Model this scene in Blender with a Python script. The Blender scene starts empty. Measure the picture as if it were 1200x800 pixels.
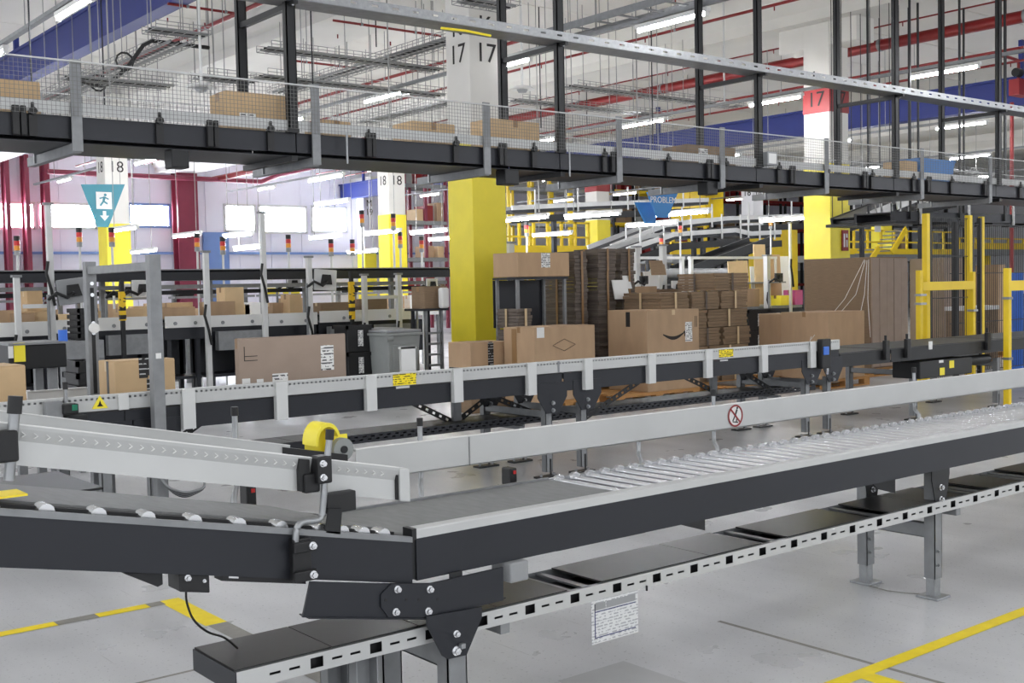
import bpy, math, random
from mathutils import Vector, Matrix
random.seed(7)
S = bpy.context.scene
COL = S.collection
# ---------------------------------------------------------------- camera
FPX, YAW, PITCH, ROLL, EYE = 1351.0, 51.265, -2.746, -1.19, 1.6
def cam_axes():
    y, p, r = (math.radians(a) for a in (YAW, PITCH, ROLL))
    f = Vector((math.cos(y)*math.cos(p), math.sin(y)*math.cos(p), math.sin(p)))
    rt = Vector((math.sin(y), -math.cos(y), 0)); up = rt.cross(f)
    return rt*math.cos(r)+up*math.sin(r), -rt*math.sin(r)+up*math.cos(r), f
RT, UP, FW = cam_axes()
cd = bpy.data.cameras.new('camera'); cam = bpy.data.objects.new('camera', cd); COL.objects.link(cam)
cd.sensor_width = 36; cd.lens = FPX/1200*36; cd.clip_end = 300
m = Matrix((RT, UP, -FW)).transposed().to_4x4(); m.translation = (0, 0, EYE); cam.matrix_world = m
S.camera = cam
# ---------------------------------------------------------------- world and exposure
S.view_settings.view_transform = 'Standard'; S.view_settings.look = 'None'
S.view_settings.gamma = 1; S.view_settings.use_curve_mapping = False
S.view_settings.exposure = 0.85
TUBE = 62.0          # emission of the fluorescent tubes
WINDOW = 30.0         # emission of daylight behind the far windows
W = bpy.data.worlds.new('World'); S.world = W; W.use_nodes = True
bg = W.node_tree.nodes['Background']; bg.inputs[0].default_value = (.93, .96, 1, 1); bg.inputs[1].default_value = .85

def at(px, py, ax, v):
    """point of the place seen at a pixel of the 1200x800 photo, on the plane ax = v"""
    d = RT*(px-600)+UP*(400-py)+FW*FPX
    i = 'XYZ'.index(ax); o = Vector((0, 0, EYE)); return o+d*((v-o[i])/d[i])
# ---------------------------------------------------------------- materials
def lin(c):
    return tuple(((v/255)/12.92 if v/255 <= .04045 else ((v/255+.055)/1.055)**2.4) for v in c)+(1,)
MATS = {}
def mat(name, rgb, rough=.5, metal=0, var=.08, scale=6, bump=0, rgb2=None, objvar=0, stretch=None, spec=.5, detail=3):
    M = bpy.data.materials.new(name); M.use_nodes = True; nt = M.node_tree; N = nt.nodes; b = N['Principled BSDF']
    b.inputs['Roughness'].default_value = rough; b.inputs['Metallic'].default_value = metal
    b.inputs['Specular IOR Level'].default_value = spec
    tc = N.new('ShaderNodeTexCoord'); mp = N.new('ShaderNodeMapping'); nt.links.new(tc.outputs['Object'], mp.inputs[0])
    if stretch: mp.inputs['Scale'].default_value = stretch
    ns = N.new('ShaderNodeTexNoise'); ns.inputs['Scale'].default_value = scale; ns.inputs['Detail'].default_value = detail
    nt.links.new(mp.outputs[0], ns.inputs['Vector'])
    rp = N.new('ShaderNodeValToRGB'); a = lin(rgb); c2 = lin(rgb2) if rgb2 else a
    rp.color_ramp.elements[0].position = .3; rp.color_ramp.elements[1].position = .7
    rp.color_ramp.elements[0].color = tuple(v*(1-var) for v in c2[:3])+(1,)
    rp.color_ramp.elements[1].color = tuple(min(1, v*(1+var)) for v in a[:3])+(1,)
    nt.links.new(ns.outputs[0], rp.inputs[0]); out = rp.outputs[0]
    if objvar:
        oi = N.new('ShaderNodeObjectInfo'); hs = N.new('ShaderNodeHueSaturation')
        mr = N.new('ShaderNodeMapRange'); mr.inputs[3].default_value = 1-objvar; mr.inputs[4].default_value = 1+objvar
        nt.links.new(oi.outputs['Random'], mr.inputs[0]); nt.links.new(mr.outputs[0], hs.inputs['Value'])
        nt.links.new(out, hs.inputs['Color']); out = hs.outputs[0]
    nt.links.new(out, b.inputs['Base Color'])
    if bump:
        bp = N.new('ShaderNodeBump'); bp.inputs['Strength'].default_value = bump; bp.inputs['Distance'].default_value = .01
        nt.links.new(ns.outputs[0], bp.inputs['Height']); nt.links.new(bp.outputs[0], b.inputs['Normal'])
    MATS[name] = M; return M
def emat(name, rgb, s):
    M = bpy.data.materials.new(name); M.use_nodes = True; b = M.node_tree.nodes['Principled BSDF']
    b.inputs['Base Color'].default_value = (.8, .8, .8, 1)
    b.inputs['Emission Color'].default_value = lin(rgb); b.inputs['Emission Strength'].default_value = s
    MATS[name] = M; return M
mat('dark_metal', (38, 40, 46), .42, .25, .06, 3)
mat('black_metal', (30, 31, 33), .45, .2, .06, 5)
mat('black_plastic', (22, 22, 24), .5, 0, .08, 8)
mat('roller_steel', (205, 206, 208), .15, 1, .03, 5)
mat('patch', (176, 177, 178), .4, 0, .06, 4)
mat('tray_dark', (48, 47, 46), .34, .3, .10, 6)
mat('rubber', (26, 26, 26), .8, 0, .1, 9)
mat('belt', (112, 113, 113), .6, 0, .1, 40, .05, stretch=(1, .3, 1))
mat('belt_dark', (60, 61, 63), .5, 0, .1, 30)
mat('galv', (158, 160, 162), .38, .75, .10, 25)
mat('galv_dull', (140, 142, 144), .55, .35, .10, 14)
mat('chrome', (222, 223, 225), .24, .9, .04, 5)
mat('white_metal', (214, 215, 214), .42, .1, .04, 4)
mat('guard_metal', (196, 197, 196), .40, .25, .05, 3)
mat('white_paint', (226, 226, 224), .55, 0, .03, 3)
mat('wall_white', (222, 222, 226), .7, 0, .03, .7)
mat('wall_panel', (230, 229, 240), .7, 0, .04, .5)
mat('concrete_white', (222, 220, 214), .75, 0, .04, 1.2, .05)
mat('ceiling_white', (226, 223, 216), .8, 0, .03, .6)
mat('yellow', (250, 232, 62), .45, 0, .04, 3)
mat('yellow_rail', (240, 206, 30), .42, 0, .05, 4)
mat('yellow_tape', (250, 222, 40), .5, 0, .08, 12)
mat('worn_tape', (140, 138, 132), .7, 0, .1, 20)
mat('red_pipe', (128, 26, 26), .4, .1, .08, 4)
mat('red_paint', (140, 30, 32), .5, 0, .05, 3)
mat('maroon', (128, 44, 66), .5, 0, .05, 3)
mat('blue_beam', (20, 38, 112), .5, 0, .06, 2)
mat('blue_sign', (64, 138, 206), .5, 0, .04, 3)
mat('blue_crate', (72, 136, 206), .5, 0, .06, 5)
mat('blue_panel', (120, 150, 205), .5, 0, .05, 2)
mat('teal_sign', (70, 140, 156), .5, 0, .04, 3)
mat('cardboard', (186, 156, 124), .75, 0, .07, 7, .04, objvar=.10, stretch=(1, 1, .35))
mat('cardboard_tan', (204, 174, 134), .75, 0, .05, 7, objvar=.05)
mat('cardboard_grey', (160, 142, 128), .75, 0, .05, 6, objvar=.05)
mat('cardboard_dark', (138, 116, 92), .8, 0, .10, 8, objvar=.12, stretch=(1, 1, 14))
mat('corrugated', (116, 106, 98), .85, 0, .22, 5, .3, rgb2=(94, 84, 76), objvar=.14, stretch=(.5, .5, 30))
mat('tape', (150, 116, 78), .35, 0, .05, 6)
mat('tape_light', (214, 190, 150), .4, 0, .05, 6)
mat('tape_dark', (38, 34, 32), .35, 0, .2, 40)
mat('ink', (34, 30, 28), .7, 0, .05, 6)
mat('paper', (236, 236, 234), .7, 0, .02, 6)
mat('grey_plastic', (150, 154, 152), .5, 0, .05, 5)
mat('grey_case', (148, 150, 152), .5, 0, .05, 5)
mat('green_lens', (20, 120, 90), .3, 0, .05, 5)
mat('red_lens', (200, 40, 40), .3, 0, .05, 5)
mat('amber_lens', (230, 150, 40), .3, 0, .05, 5)
mat('blue_plastic', (60, 118, 220), .4, 0, .05, 5)
mat('wood', (188, 140, 84), .75, 0, .15, 5, .1, stretch=(1, 8, 8), objvar=.1)
mat('pink_plastic', (200, 90, 160), .5, 0, .05, 5)
mat('wire', (150, 150, 148), .5, .4, .05, 5)
mat('net', (120, 120, 118), .6, 0, .05, 5)
mat('cable', (18, 18, 18), .5, 0, .05, 5)
mat('tan_board', (222, 194, 152), .75, 0, .05, 6)
mat('ink_blue', (60, 62, 110), .7, 0, .05, 6)
emat('tube_light', (250, 251, 255), TUBE)
emat('daylight', (236, 242, 255), WINDOW)
emat('led', (120, 255, 200), 3)
# printed sticker: paper with fine dark lines
def print_mat(name, base, ink, sc=60, thr=.5, axis='Z'):
    M = mat(name, base, .6, 0, .02); nt = M.node_tree; N = nt.nodes; b = N['Principled BSDF']
    tc = N.new('ShaderNodeTexCoord'); sp = N.new('ShaderNodeSeparateXYZ'); nt.links.new(tc.outputs['Object'], sp.inputs[0])
    w = N.new('ShaderNodeMath'); w.operation = 'MULTIPLY'; w.inputs[1].default_value = sc
    nt.links.new(sp.outputs[axis], w.inputs[0])
    fr = N.new('ShaderNodeMath'); fr.operation = 'FRACT'; nt.links.new(w.outputs[0], fr.inputs[0])
    g = N.new('ShaderNodeMath'); g.operation = 'GREATER_THAN'; g.inputs[1].default_value = thr; nt.links.new(fr.outputs[0], g.inputs[0])
    nz = N.new('ShaderNodeTexNoise'); nz.inputs['Scale'].default_value = sc*.7; nt.links.new(tc.outputs['Object'], nz.inputs[0])
    g2 = N.new('ShaderNodeMath'); g2.operation = 'GREATER_THAN'; g2.inputs[1].default_value = .48; nt.links.new(nz.outputs[0], g2.inputs[0])
    mu = N.new('ShaderNodeMath'); mu.operation = 'MULTIPLY'; nt.links.new(g.outputs[0], mu.inputs[0]); nt.links.new(g2.outputs[0], mu.inputs[1])
    mx = N.new('ShaderNodeMix'); mx.data_type = 'RGBA'; mx.inputs[6].default_value = lin(base); mx.inputs[7].default_value = lin(ink)
    nt.links.new(mu.outputs[0], mx.inputs[0]); nt.links.new(mx.outputs[2], b.inputs['Base Color']); return M
print_mat('sticker', (238, 238, 236), (90, 90, 92), 45)
print_mat('yellow_sticker', (250, 226, 30), (90, 80, 10), 60, .55)
print_mat('notice', (218, 219, 220), (168, 170, 174), 90, .5)
print_mat('tape_print', (34, 32, 32), (190, 190, 190), 30, .75)
print_mat('hazard', (232, 190, 30), (30, 28, 26), 9, .5)
# polished concrete floor
def floor_mat():
    M = mat('floor', (205, 205, 204), .26, 0, .05, .6); nt = M.node_tree; N = nt.nodes; b = N['Principled BSDF']
    tc = N.new('ShaderNodeTexCoord')
    def noise(s, d=4, st=(1, 1, 1)):
        mp = N.new('ShaderNodeMapping'); mp.inputs['Scale'].default_value = st; nt.links.new(tc.outputs['Object'], mp.inputs[0])
        n = N.new('ShaderNodeTexNoise'); n.inputs['Scale'].default_value = s; n.inputs['Detail'].default_value = d
        nt.links.new(mp.outputs[0], n.inputs[0]); return n.outputs[0]
    def ramp(i, p0, c0, p1, c1):
        r = N.new('ShaderNodeValToRGB'); r.color_ramp.elements[0].position = p0; r.color_ramp.elements[1].position = p1
        r.color_ramp.elements[0].color = c0; r.color_ramp.elements[1].color = c1; nt.links.new(i, r.inputs[0]); return r.outputs[0]
    def mixc(f, a, bb, mode='MIX'):
        x = N.new('ShaderNodeMix'); x.data_type = 'RGBA'; x.blend_type = mode
        if isinstance(f, float): x.inputs[0].default_value = f
        else: nt.links.new(f, x.inputs[0])
        nt.links.new(a, x.inputs[6]); nt.links.new(bb, x.inputs[7]); return x.outputs[2]
    base = ramp(noise(.9, 6), .3, lin((212, 213, 215)), .75, lin((230, 231, 233)))
    scuff = ramp(noise(1.1, 3, (1.2, .3, 1)), .30, lin((186, 186, 186)), .62, (1, 1, 1, 1))
    sp = ramp(noise(60, 2), .30, lin((150, 150, 150)), .36, (1, 1, 1, 1))
    c = mixc(.35, base, scuff, 'MULTIPLY'); c = mixc(.5, c, sp, 'MULTIPLY')
    wear = ramp(noise(.7, 6, (1.6, .22, 1)), .30, lin((176, 176, 178)), .66, (1, 1, 1, 1)); c = mixc(.55, c, wear, 'MULTIPLY')
    scr = ramp(noise(9, 3, (4, .12, 1)), .27, lin((150, 150, 150)), .31, (1, 1, 1, 1)); c = mixc(.35, c, scr, 'MULTIPLY')
    nt.links.new(c, b.inputs['Base Color'])
    r = ramp(noise(2.2, 4), .3, (.26, .26, .26, 1), .75, (.38, .38, .38, 1)); nt.links.new(r, b.inputs['Roughness'])
floor_mat()
# ---------------------------------------------------------------- mesh helpers
class MB:
    def __init__(s, xf=None): s.v = []; s.f = []; s.xf = xf
    def add(s, vs, fs):
        n = len(s.v)
        s.v += [tuple(s.xf(v)) if s.xf else tuple(v) for v in vs]; s.f += [tuple(i+n for i in f) for f in fs]; return s
    def box(s, x0, x1, y0, y1, z0, z1):
        return s.add([(x0,y0,z0),(x1,y0,z0),(x1,y1,z0),(x0,y1,z0),(x0,y0,z1),(x1,y0,z1),(x1,y1,z1),(x0,y1,z1)],
            [(0,3,2,1),(4,5,6,7),(0,1,5,4),(1,2,6,5),(2,3,7,6),(3,0,4,7)])
    def beam(s, p0, p1, w, h, up=(0,0,1)):
        """bar of width w and height h from p0 to p1"""
        p0, p1 = Vector(p0), Vector(p1); d = (p1-p0).normalized(); u = Vector(up)
        sd = d.cross(u)
        if sd.length < 1e-4: sd = d.cross(Vector((1,0,0)))
        sd.normalize(); u = sd.cross(d); sd *= w/2; u = u*(h/2)
        q = [p+a*sd+b*u for p in (p0, p1) for a, b in ((-1,-1),(1,-1),(1,1),(-1,1))]
        return s.add(q, [(0,3,2,1),(4,5,6,7),(0,1,5,4),(1,2,6,5),(2,3,7,6),(3,0,4,7)])
    def cyl(s, p0, p1, r, n=8, r1=None):
        p0, p1 = Vector(p0), Vector(p1); d = (p1-p0).normalized(); r1 = r if r1 is None else r1
        a = d.cross(Vector((0,0,1)) if abs(d.z) < .9 else Vector((1,0,0))).normalized(); b = d.cross(a)
        vs = [p+(a*math.cos(2*math.pi*i/n)+b*math.sin(2*math.pi*i/n))*q for p, q in ((p0, r), (p1, r1)) for i in range(n)]
        fs = [(i, (i+1)%n, n+(i+1)%n, n+i) for i in range(n)]+[tuple(range(n-1,-1,-1)), tuple(range(n, 2*n))]
        return s.add(vs, fs)
    def tube(s, pts, r, n=8):
        pts = [Vector(p) for p in pts]; vs = []; fs = []
        for k, p in enumerate(pts):
            d = (pts[min(k+1, len(pts)-1)]-pts[max(k-1, 0)]).normalized()
            a = d.cross(Vector((0,0,1)) if abs(d.z) < .9 else Vector((0,1,0))).normalized(); b = d.cross(a)
            if k and (a.dot(pa) < 0): a = -a; b = -b
            pa = a
            vs += [p+(a*math.cos(2*math.pi*i/n)+b*math.sin(2*math.pi*i/n))*r for i in range(n)]
        for k in range(len(pts)-1):
            fs += [(k*n+i, k*n+(i+1)%n, (k+1)*n+(i+1)%n, (k+1)*n+i) for i in range(n)]
        fs += [tuple(range(n-1,-1,-1)), tuple(range(len(vs)-n, len(vs)))]
        return s.add(vs, fs)
    def prism(s, poly, ax, a0, a1):
        """polygon given in the other two axes (in xyz order), extruded along ax"""
        def mk(u, v, t): return {'X': (t,u,v), 'Y': (u,t,v), 'Z': (u,v,t)}[ax]
        n = len(poly)
        return s.add([mk(u, v, a0) for u, v in poly]+[mk(u, v, a1) for u, v in poly],
            [(i, (i+1)%n, n+(i+1)%n, n+i) for i in range(n)]+[tuple(range(n-1,-1,-1)), tuple(range(n, 2*n))])
    def slotted(s, x0, x1, y0, y1, z0, z1, holes):
        """plate along x with real rectangular holes (hx0, hx1, hz0, hz1)"""
        xs = sorted({x0, x1}|{min(max(h[i], x0), x1) for h in holes for i in (0, 1)})
        for a, b in zip(xs, xs[1:]):
            if b-a < 1e-5: continue
            mid = (a+b)/2; z = z0
            for h in sorted((h for h in holes if h[0] < mid < h[1]), key=lambda h: h[2]):
                if h[2] > z: s.box(a, b, y0, y1, z, h[2])
                z = h[3]
            if z < z1: s.box(a, b, y0, y1, z, z1)
        return s
    def build(s, name, mt, parent=None, smooth=False, bevel=0):
        o0 = world_loc(parent) if parent else Vector((0,0,0))
        me = bpy.data.meshes.new(name); me.from_pydata([Vector(v)-o0 for v in s.v], [], s.f); me.update()
        import bmesh
        b = bmesh.new(); b.from_mesh(me); bmesh.ops.recalc_face_normals(b, faces=b.faces); b.to_mesh(me); b.free()
        me.materials.append(MATS[mt])
        if smooth:
            for p in me.polygons: p.use_smooth = True
            try: me.set_sharp_from_angle(angle=math.radians(40))
            except Exception: pass
        o = bpy.data.objects.new(name, me); COL.objects.link(o); o.parent = parent
        if bevel:
            bv = o.modifiers.new('bevel', 'BEVEL'); bv.width = bevel; bv.segments = 2; bv.limit_method = 'ANGLE'
        return o
def world_loc(o):
    v = Vector((0,0,0))
    while o: v += o.location; o = o.parent
    return v
USED = {}
def tag(o, label, cat, group=None, kind=None):
    o['label'] = label; o['category'] = cat
    if group: o['group'] = group
    if kind: o['kind'] = kind
    return o
def thing(name, label, cat, loc=(0,0,0), group=None):
    o = bpy.data.objects.new(name, None); COL.objects.link(o); o.location = loc; o.empty_display_size = .1
    return tag(o, label, cat, group)
def struct(o): o['kind'] = 'structure'; return o
def stuff(o): o['kind'] = 'stuff'; return o
def copy_of(o, parent, loc):
    c = o.copy(); COL.objects.link(c); c.parent = parent; c.location = loc; return c
def copy_tree(root, loc, label=None, group=None, rotz=0):
    def rec(o, par):
        c = o.copy(); COL.objects.link(c); c.parent = par
        for ch in o.children: rec(ch, c)
        return c
    r = rec(root, None); r.location = loc; r.rotation_euler.z = rotz
    if label: r['label'] = label
    if group: r['group'] = group
    return r
def bx(name, mt, parent, x0, x1, y0, y1, z0, z1, bevel=0):
    return MB().box(x0, x1, y0, y1, z0, z1).build(name, mt, parent, bevel=bevel)
def text(name, body, size, loc, rot, mt, parent, ext=.002):
    cu = bpy.data.curves.new(name, 'FONT'); cu.body = body; cu.size = size; cu.align_x = 'CENTER'; cu.align_y = 'CENTER'; cu.extrude = ext
    cu.resolution_u = 3
    t = bpy.data.objects.new('tmp', cu); COL.objects.link(t)
    me = bpy.data.meshes.new_from_object(t.evaluated_get(bpy.context.evaluated_depsgraph_get()))
    bpy.data.objects.remove(t); bpy.data.curves.remove(cu)
    me.materials.clear(); me.materials.append(MATS[mt]); me.name = name
    o = bpy.data.objects.new(name, me); COL.objects.link(o); o.parent = parent
    o.location = Vector(loc)-(world_loc(parent) if parent else Vector((0,0,0))); o.rotation_euler = rot; return o
H = math.pi/2
def smooth_path(P, n=5):
    P = [Vector(p) for p in P]; out = []
    for i in range(len(P)-1):
        a, b, c, d = P[max(i-1, 0)], P[i], P[i+1], P[min(i+2, len(P)-1)]
        for k in range(n):
            t = k/n; out.append(.5*((2*b)+(c-a)*t+(2*a-5*b+4*c-d)*t*t+(3*b-a-3*c+d)*t**3))
    return out+[P[-1]]
ORD = ['first', 'second', 'third', 'fourth', 'fifth', 'sixth', 'seventh', 'eighth', 'ninth', 'tenth', 'eleventh', 'twelfth', 'thirteenth', 'fourteenth']
# ---------------------------------------------------------------- the hall
ZC = 7.3
fl = struct(MB().box(-8, 66, -8, 47, -.2, 0).build('floor', 'floor'))
ce = struct(MB().box(-8, 66, -8, 47, ZC, ZC+.2).build('ceiling', 'ceiling_white'))
# precast roof planks, laid along the hall, each with its own joint
pl = MB().box(-8, 66, 0, 2.36, ZC-.07, ZC).build('ceiling_plank', 'ceiling_white', ce)
for k in range(22): copy_of(pl, ce, (0, -6+2.4*k, 0))
bpy.data.objects.remove(pl)
for k, (x0, x1, z0) in enumerate(((2.0, 3.9, 6.5), (10.45, 12.3, 6.5), (18.1, 20.1, 6.5), (34.9, 36.9, 6.5), (43.4, 45.4, 6.5))):
    MB().prism([(x0, ZC-.08), (x0, ZC-.35), (x0+.25, ZC-.6), (x0+.25, z0), (x1-.25, z0), (x1-.25, ZC-.6), (x1, ZC-.35), (x1, ZC-.08)], 'Y', -8, 45.95).build('roof_beam', 'concrete_white', ce)
for k, (x0, x1, z0, z1, lab) in enumerate(((7.3, 7.6, 6.12, 6.80, 'blue painted roof beam beside the red sprinkler pipe, upper left'), (26.9, 27.3, 5.66, 6.36, 'blue painted roof beam behind the red banded column, upper right'))):
    t = thing('blue_roof_beam', lab, 'beam', (x0, 20, z0), 'blue roof beams')
    bx('flange', 'blue_beam', t, x0, x1, -6, 45.9, z0, z0+.06); bx('flange', 'blue_beam', t, x0, x1, -6, 45.9, z1-.06, z1)
    MB().box((x0+x1)/2-.12, (x0+x1)/2+.12, -6, 45.9, z0+.06, z1-.06).build('web', 'blue_beam', t)
    for y in range(-4, 46, 6): bx('hanger', 'blue_beam', t, (x0+x1)/2-.05, (x0+x1)/2+.05, y, y+.1, z1, ZC-.05)
# floor joints, cable stain and a grey patch
p_ = at(837, 726, 'Z', 0); bx('floor_joint', 'worn_tape', fl, p_.x-.012, p_.x+.012, 1.0, 3.6, -.01, .0006)
bx('floor_joint', 'worn_tape', fl, -4, 20, 4.62, 4.64, -.01, .0006)
p_ = at(730, 790, 'Z', 0); bx('floor_patch', 'patch', fl, p_.x-.25, p_.x+.12, p_.y-.7, p_.y+.12, -.01, .0008)
MB().tube([at(1018, 686, 'Z', .002), at(1040, 692, 'Z', .002), at(1065, 695, 'Z', .002), at(1088, 696, 'Z', .002)], .004, 5).build('floor_seal', 'worn_tape', fl)
# far walls of ribbed panels
YB, XB = 46.0, 65.0
wb = struct(bx('wall_back', 'wall_panel', None, -8, 66, YB, YB+.3, 0, ZC))
pn = bx('wall_panel', 'wall_panel', wb, 0, 1.47, YB-.04, YB+.01, .1, ZC-.05)
for k in range(49): copy_of(pn, wb, (-8+1.5*k, 0, 0))
bpy.data.objects.remove(pn)
wf = struct(bx('wall_far', 'wall_white', None, XB, XB+.3, -8, 46.3, 0, ZC))
pn = bx('wall_panel', 'wall_white', wf, XB-.04, XB+.01, 0, 2.95, .1, ZC-.05)
for k in range(18): copy_of(pn, wf, (0, -8+3*k, 0))
bpy.data.objects.remove(pn)
# windows in the back wall, day behind them
wins = [(-70, -20, 237, 268), (-16, 40, 237, 268), (44, 112, 238, 268), (150, 198, 239, 266), (262, 298, 240, 271), (302, 358, 241, 273), (364, 405, 242, 272)]
for k, (a, b, t0, b0) in enumerate(wins):
    p = at(a, t0, 'Y', YB); q = at(b, b0, 'Y', YB)
    w = struct(thing('window_%d' % (k+1), 'bright window', 'window', (p.x, YB-.06, q.z))); del w['label']; del w['category']
    bx('pane', 'daylight', w, p.x, q.x, YB-.075, YB-.05, q.z, p.z)
    f = MB(); 
    for x in (p.x, q.x): f.box(x-.05, x+.05, YB-.12, YB-.04, q.z-.05, p.z+.05)
    for z in (q.z, p.z): f.box(p.x, q.x, YB-.12, YB-.04, z-.05, z+.05)
    f.build('window_frame', 'blue_panel' if k == 3 else 'white_metal', w)
    n = max(1, round((q.x-p.x)/1.6))
    for i in range(1, n): bx('mullion', 'white_metal', w, p.x+(q.x-p.x)*i/n-.025, p.x+(q.x-p.x)*i/n+.025, YB-.11, YB-.04, q.z, p.z)
p = at(236, 272, 'Y', YB); q = at(268, 322, 'Y', YB)
d = struct(bx('door_1', 'blue_panel', None, p.x, q.x, YB-.12, YB-.03, .02, p.z)); 
for i in range(6): bx('door_slat', 'blue_panel', d, p.x+.05, q.x-.05, YB-.15, YB-.11, .1+i*p.z/6, p.z/6*(i+1)-.02)
# service trims on the back wall
tr = struct(MB().box(-8, 40, YB-.16, YB-.04, 3.2, 3.3).build('trim_1', 'blue_panel'))
# ---------------------------------------------------------------- columns
def column(X, Y, lab, letter=None, num=None, yel=3.82, red=None, shaft='concrete_white', clad='yellow', faces='xy', w=.6, corbel=True, low=.0, nz=5.05):
    t = thing('column', lab, 'column', (X+w/2, Y+w/2, 0), 'numbered hall columns')
    bx('shaft', shaft, t, X, X+w, Y, Y+w, 0, 6.5, .015)
    e = .012
    if yel: bx('yellow_cladding', clad, t, X-e, X+w+e, Y-e, Y+w+e, low, yel, .01)
    if red: bx('red_band', 'red_paint', t, X-e, X+w+e, Y-e, Y+w+e, red[0], red[1], .01)
    if corbel: MB().box(X+.02, X+w-.02, Y-.6, Y+w+.6, 6.05, 6.6).build('corbel', 'concrete_white', t, bevel=.02)
    ink = 'ink'
    for z, s in ((nz, num), (nz+.40, letter)):
        if not s: continue
        off = e+.003 if (red and red[0] < z < red[1]) else .003
        if 'y' in faces: text('lettering', s, .40, (X+w/2, Y-off, z), (H, 0, 0), ink, t)
        if 'x' in faces: text('lettering', s, .40, (X-off, Y+w/2, z), (H, 0, -H), ink, t)
    return t
column(10.29, 13.68, 'tall column lettered K 17, yellow below and white above, behind the overhead conveyor', 'K', '17')
lc = column(18.63, 13.42, 'yellow and white column with a red band, beside the big cardboard boxes', 'L', '17', red=(4.8, 5.32))
ex = bx('fire_sign', 'red_paint', lc, 18.95, 19.15, 13.38, 13.40, 2.15, 2.55)
m1 = MB().box(18.99, 19.03, 13.372, 13.379, 2.22, 2.48); m1.box(19.07, 19.11, 13.372, 13.379, 2.22, 2.36); m1.box(19.07, 19.11, 13.372, 13.379, 2.40, 2.48); m1.build('pictogram', 'paper', ex)
column(10.4, 29.3, 'pale column lettered K 18 behind the teal hanging sign', 'K', '18', yel=3.4, nz=4.83)
column(18.85, 29.25, 'column lettered L 18 with yellow base, left of the large yellow column', 'L', '18', nz=4.83)
column(27.3, 29.2, 'far column banded red, white and yellow behind the flattened cardboard', 'M', '18', red=(4.8, 5.6), faces='')
column(35.6, 29.2, 'far grey column lettered 18 behind the overhead conveyor', None, '18', yel=3.0, clad='yellow_rail', shaft='wall_white')
column(43.3, 28.5, 'far small yellow column between the big boxes and the yellow fence', None, None, yel=5.2, faces='')
column(27.4, 44.6, 'grey column lettered M 19 against the back wall', 'M', '19', yel=3.2, shaft='wall_panel')
# red steel columns and pipes by the bright windows
def red_column(px0, px1, lab):
    p = at(px0, 205, 'Y', 45.2); q = at(px1, 205, 'Y', 45.2)
    t = thing('steel_column', lab, 'column', ((p.x+q.x)/2, 45.2, 0), 'maroon steel columns by the windows')
    w = q.x-p.x
    bx('flange', 'maroon', t, p.x, q.x, 45.2, 45.26, 0, ZC-.4); bx('flange', 'maroon', t, p.x, q.x, 45.74, 45.8, 0, ZC-.4); bx('web', 'maroon', t, p.x+w*.42, q.x-w*.42, 45.26, 45.74, 0, ZC-.4)
    bx('base_plate', 'maroon', t, p.x-.1, q.x+.1, 45.1, 45.9, 0, .03)
red_column(207, 231, 'wide maroon steel column between two bright windows')
red_column(6, 11, 'narrow maroon pole at the far left edge by the window')
red_column(29, 34, 'narrow maroon pole second from the left edge by the window')
red_column(52, 58, 'narrow maroon pole left of the teal hanging sign')
# ---------------------------------------------------------------- ceiling lamps in rows
LX = [-1.85, 4.7, 11.25, 17.8, 24.4, 30.95, 37.5]
LY = [14.05+3.5*j for j in range(-5, 7)]
def lamp(x, y, z, ln, lab, group, top=None, rod=True):
    t = thing('batten_lamp', lab, 'lamp', (x, y, z), group)
    bx('housing', 'white_paint', t, x-.04, x+.04, y-ln/2-.03, y+ln/2+.03, z+.025, z+.08)
    MB().cyl((x, y-ln/2, z), (x, y+ln/2, z), .022, 10).build('tube', 'tube_light', t, True)
    for s in (-1, 1): bx('end_cap', 'white_paint', t, x-.03, x+.03, y+s*ln/2-.012, y+s*ln/2+.012, z-.028, z+.03)
    if rod:
        for s in (-.35, .35): MB().cyl((x, y+s*ln, z+.09), (x, y+s*ln, top or ZC-.072), .008, 5).build('hanger_rod', 'wire', t)
    return t
rows = ['leftmost', 'far left', 'left middle', 'middle', 'right middle', 'far right', 'last']
first = None
for i, x in enumerate(LX):
    r = thing('lamp_rail', 'thin grey lamp carrier rail running the length of the %s ceiling row' % rows[i], 'rail', (x, 14, 5.10), 'lamp carrier rails')
    bx('rail_body', 'galv_dull', r, x-.04, x+.04, -6, 38, 5.10, 5.15)
    for y in range(-4, 38, 4): MB().cyl((x, y, 5.15), (x, y, ZC-.072), .008, 5).build('hanger_rod', 'wire', r)
    for j, y in enumerate(LY):
        lab = 'lit ceiling tube lamp, %s from the near end of the %s ceiling row' % (ORD[j], rows[i])
        if first is None: first = lamp(x, y, 5.0, 1.22, lab, 'lit ceiling tube lamps', rod=False)
        else: copy_tree(first, (x, y, 5.0), lab)
# low tube lamps over the packing lines
low = [(145, 269, 'over the teal hanging sign corner'), (168, 295, 'left of the maroon steel column, lowest'), (219, 276, 'in front of the maroon steel column'), (279, 276, 'right of the maroon steel column'),
       (176, 188, 'just under the overhead conveyor at left'), (383, 209, 'below the overhead conveyor right of the pipe bend'), (389, 238, 'above the right window'), (381, 278, 'below the right window'), (292, 381-90, 'low down under the middle window'),
       (448, 273, 'in front of the L 18 column'), (503, 272, 'just left of the large yellow column'), (425, 295, 'low beside the M 19 column'), (522, 280, 'touching the edge of the large yellow column'),
       (647, 275, 'left of the banded far column, very bright'), (764, 263, 'under the blue hanging signs, very bright'), (924, 257, 'left of the red banded column, very bright'),
       (612, 257, 'over the yellow railing'), (694, 253, 'crossing the banded far column'), (796, 251, 'right of the blue hanging signs'), (1000, 298, 'over the big cardboard box'), (1075, 298, 'behind the yellow fence post')]
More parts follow.
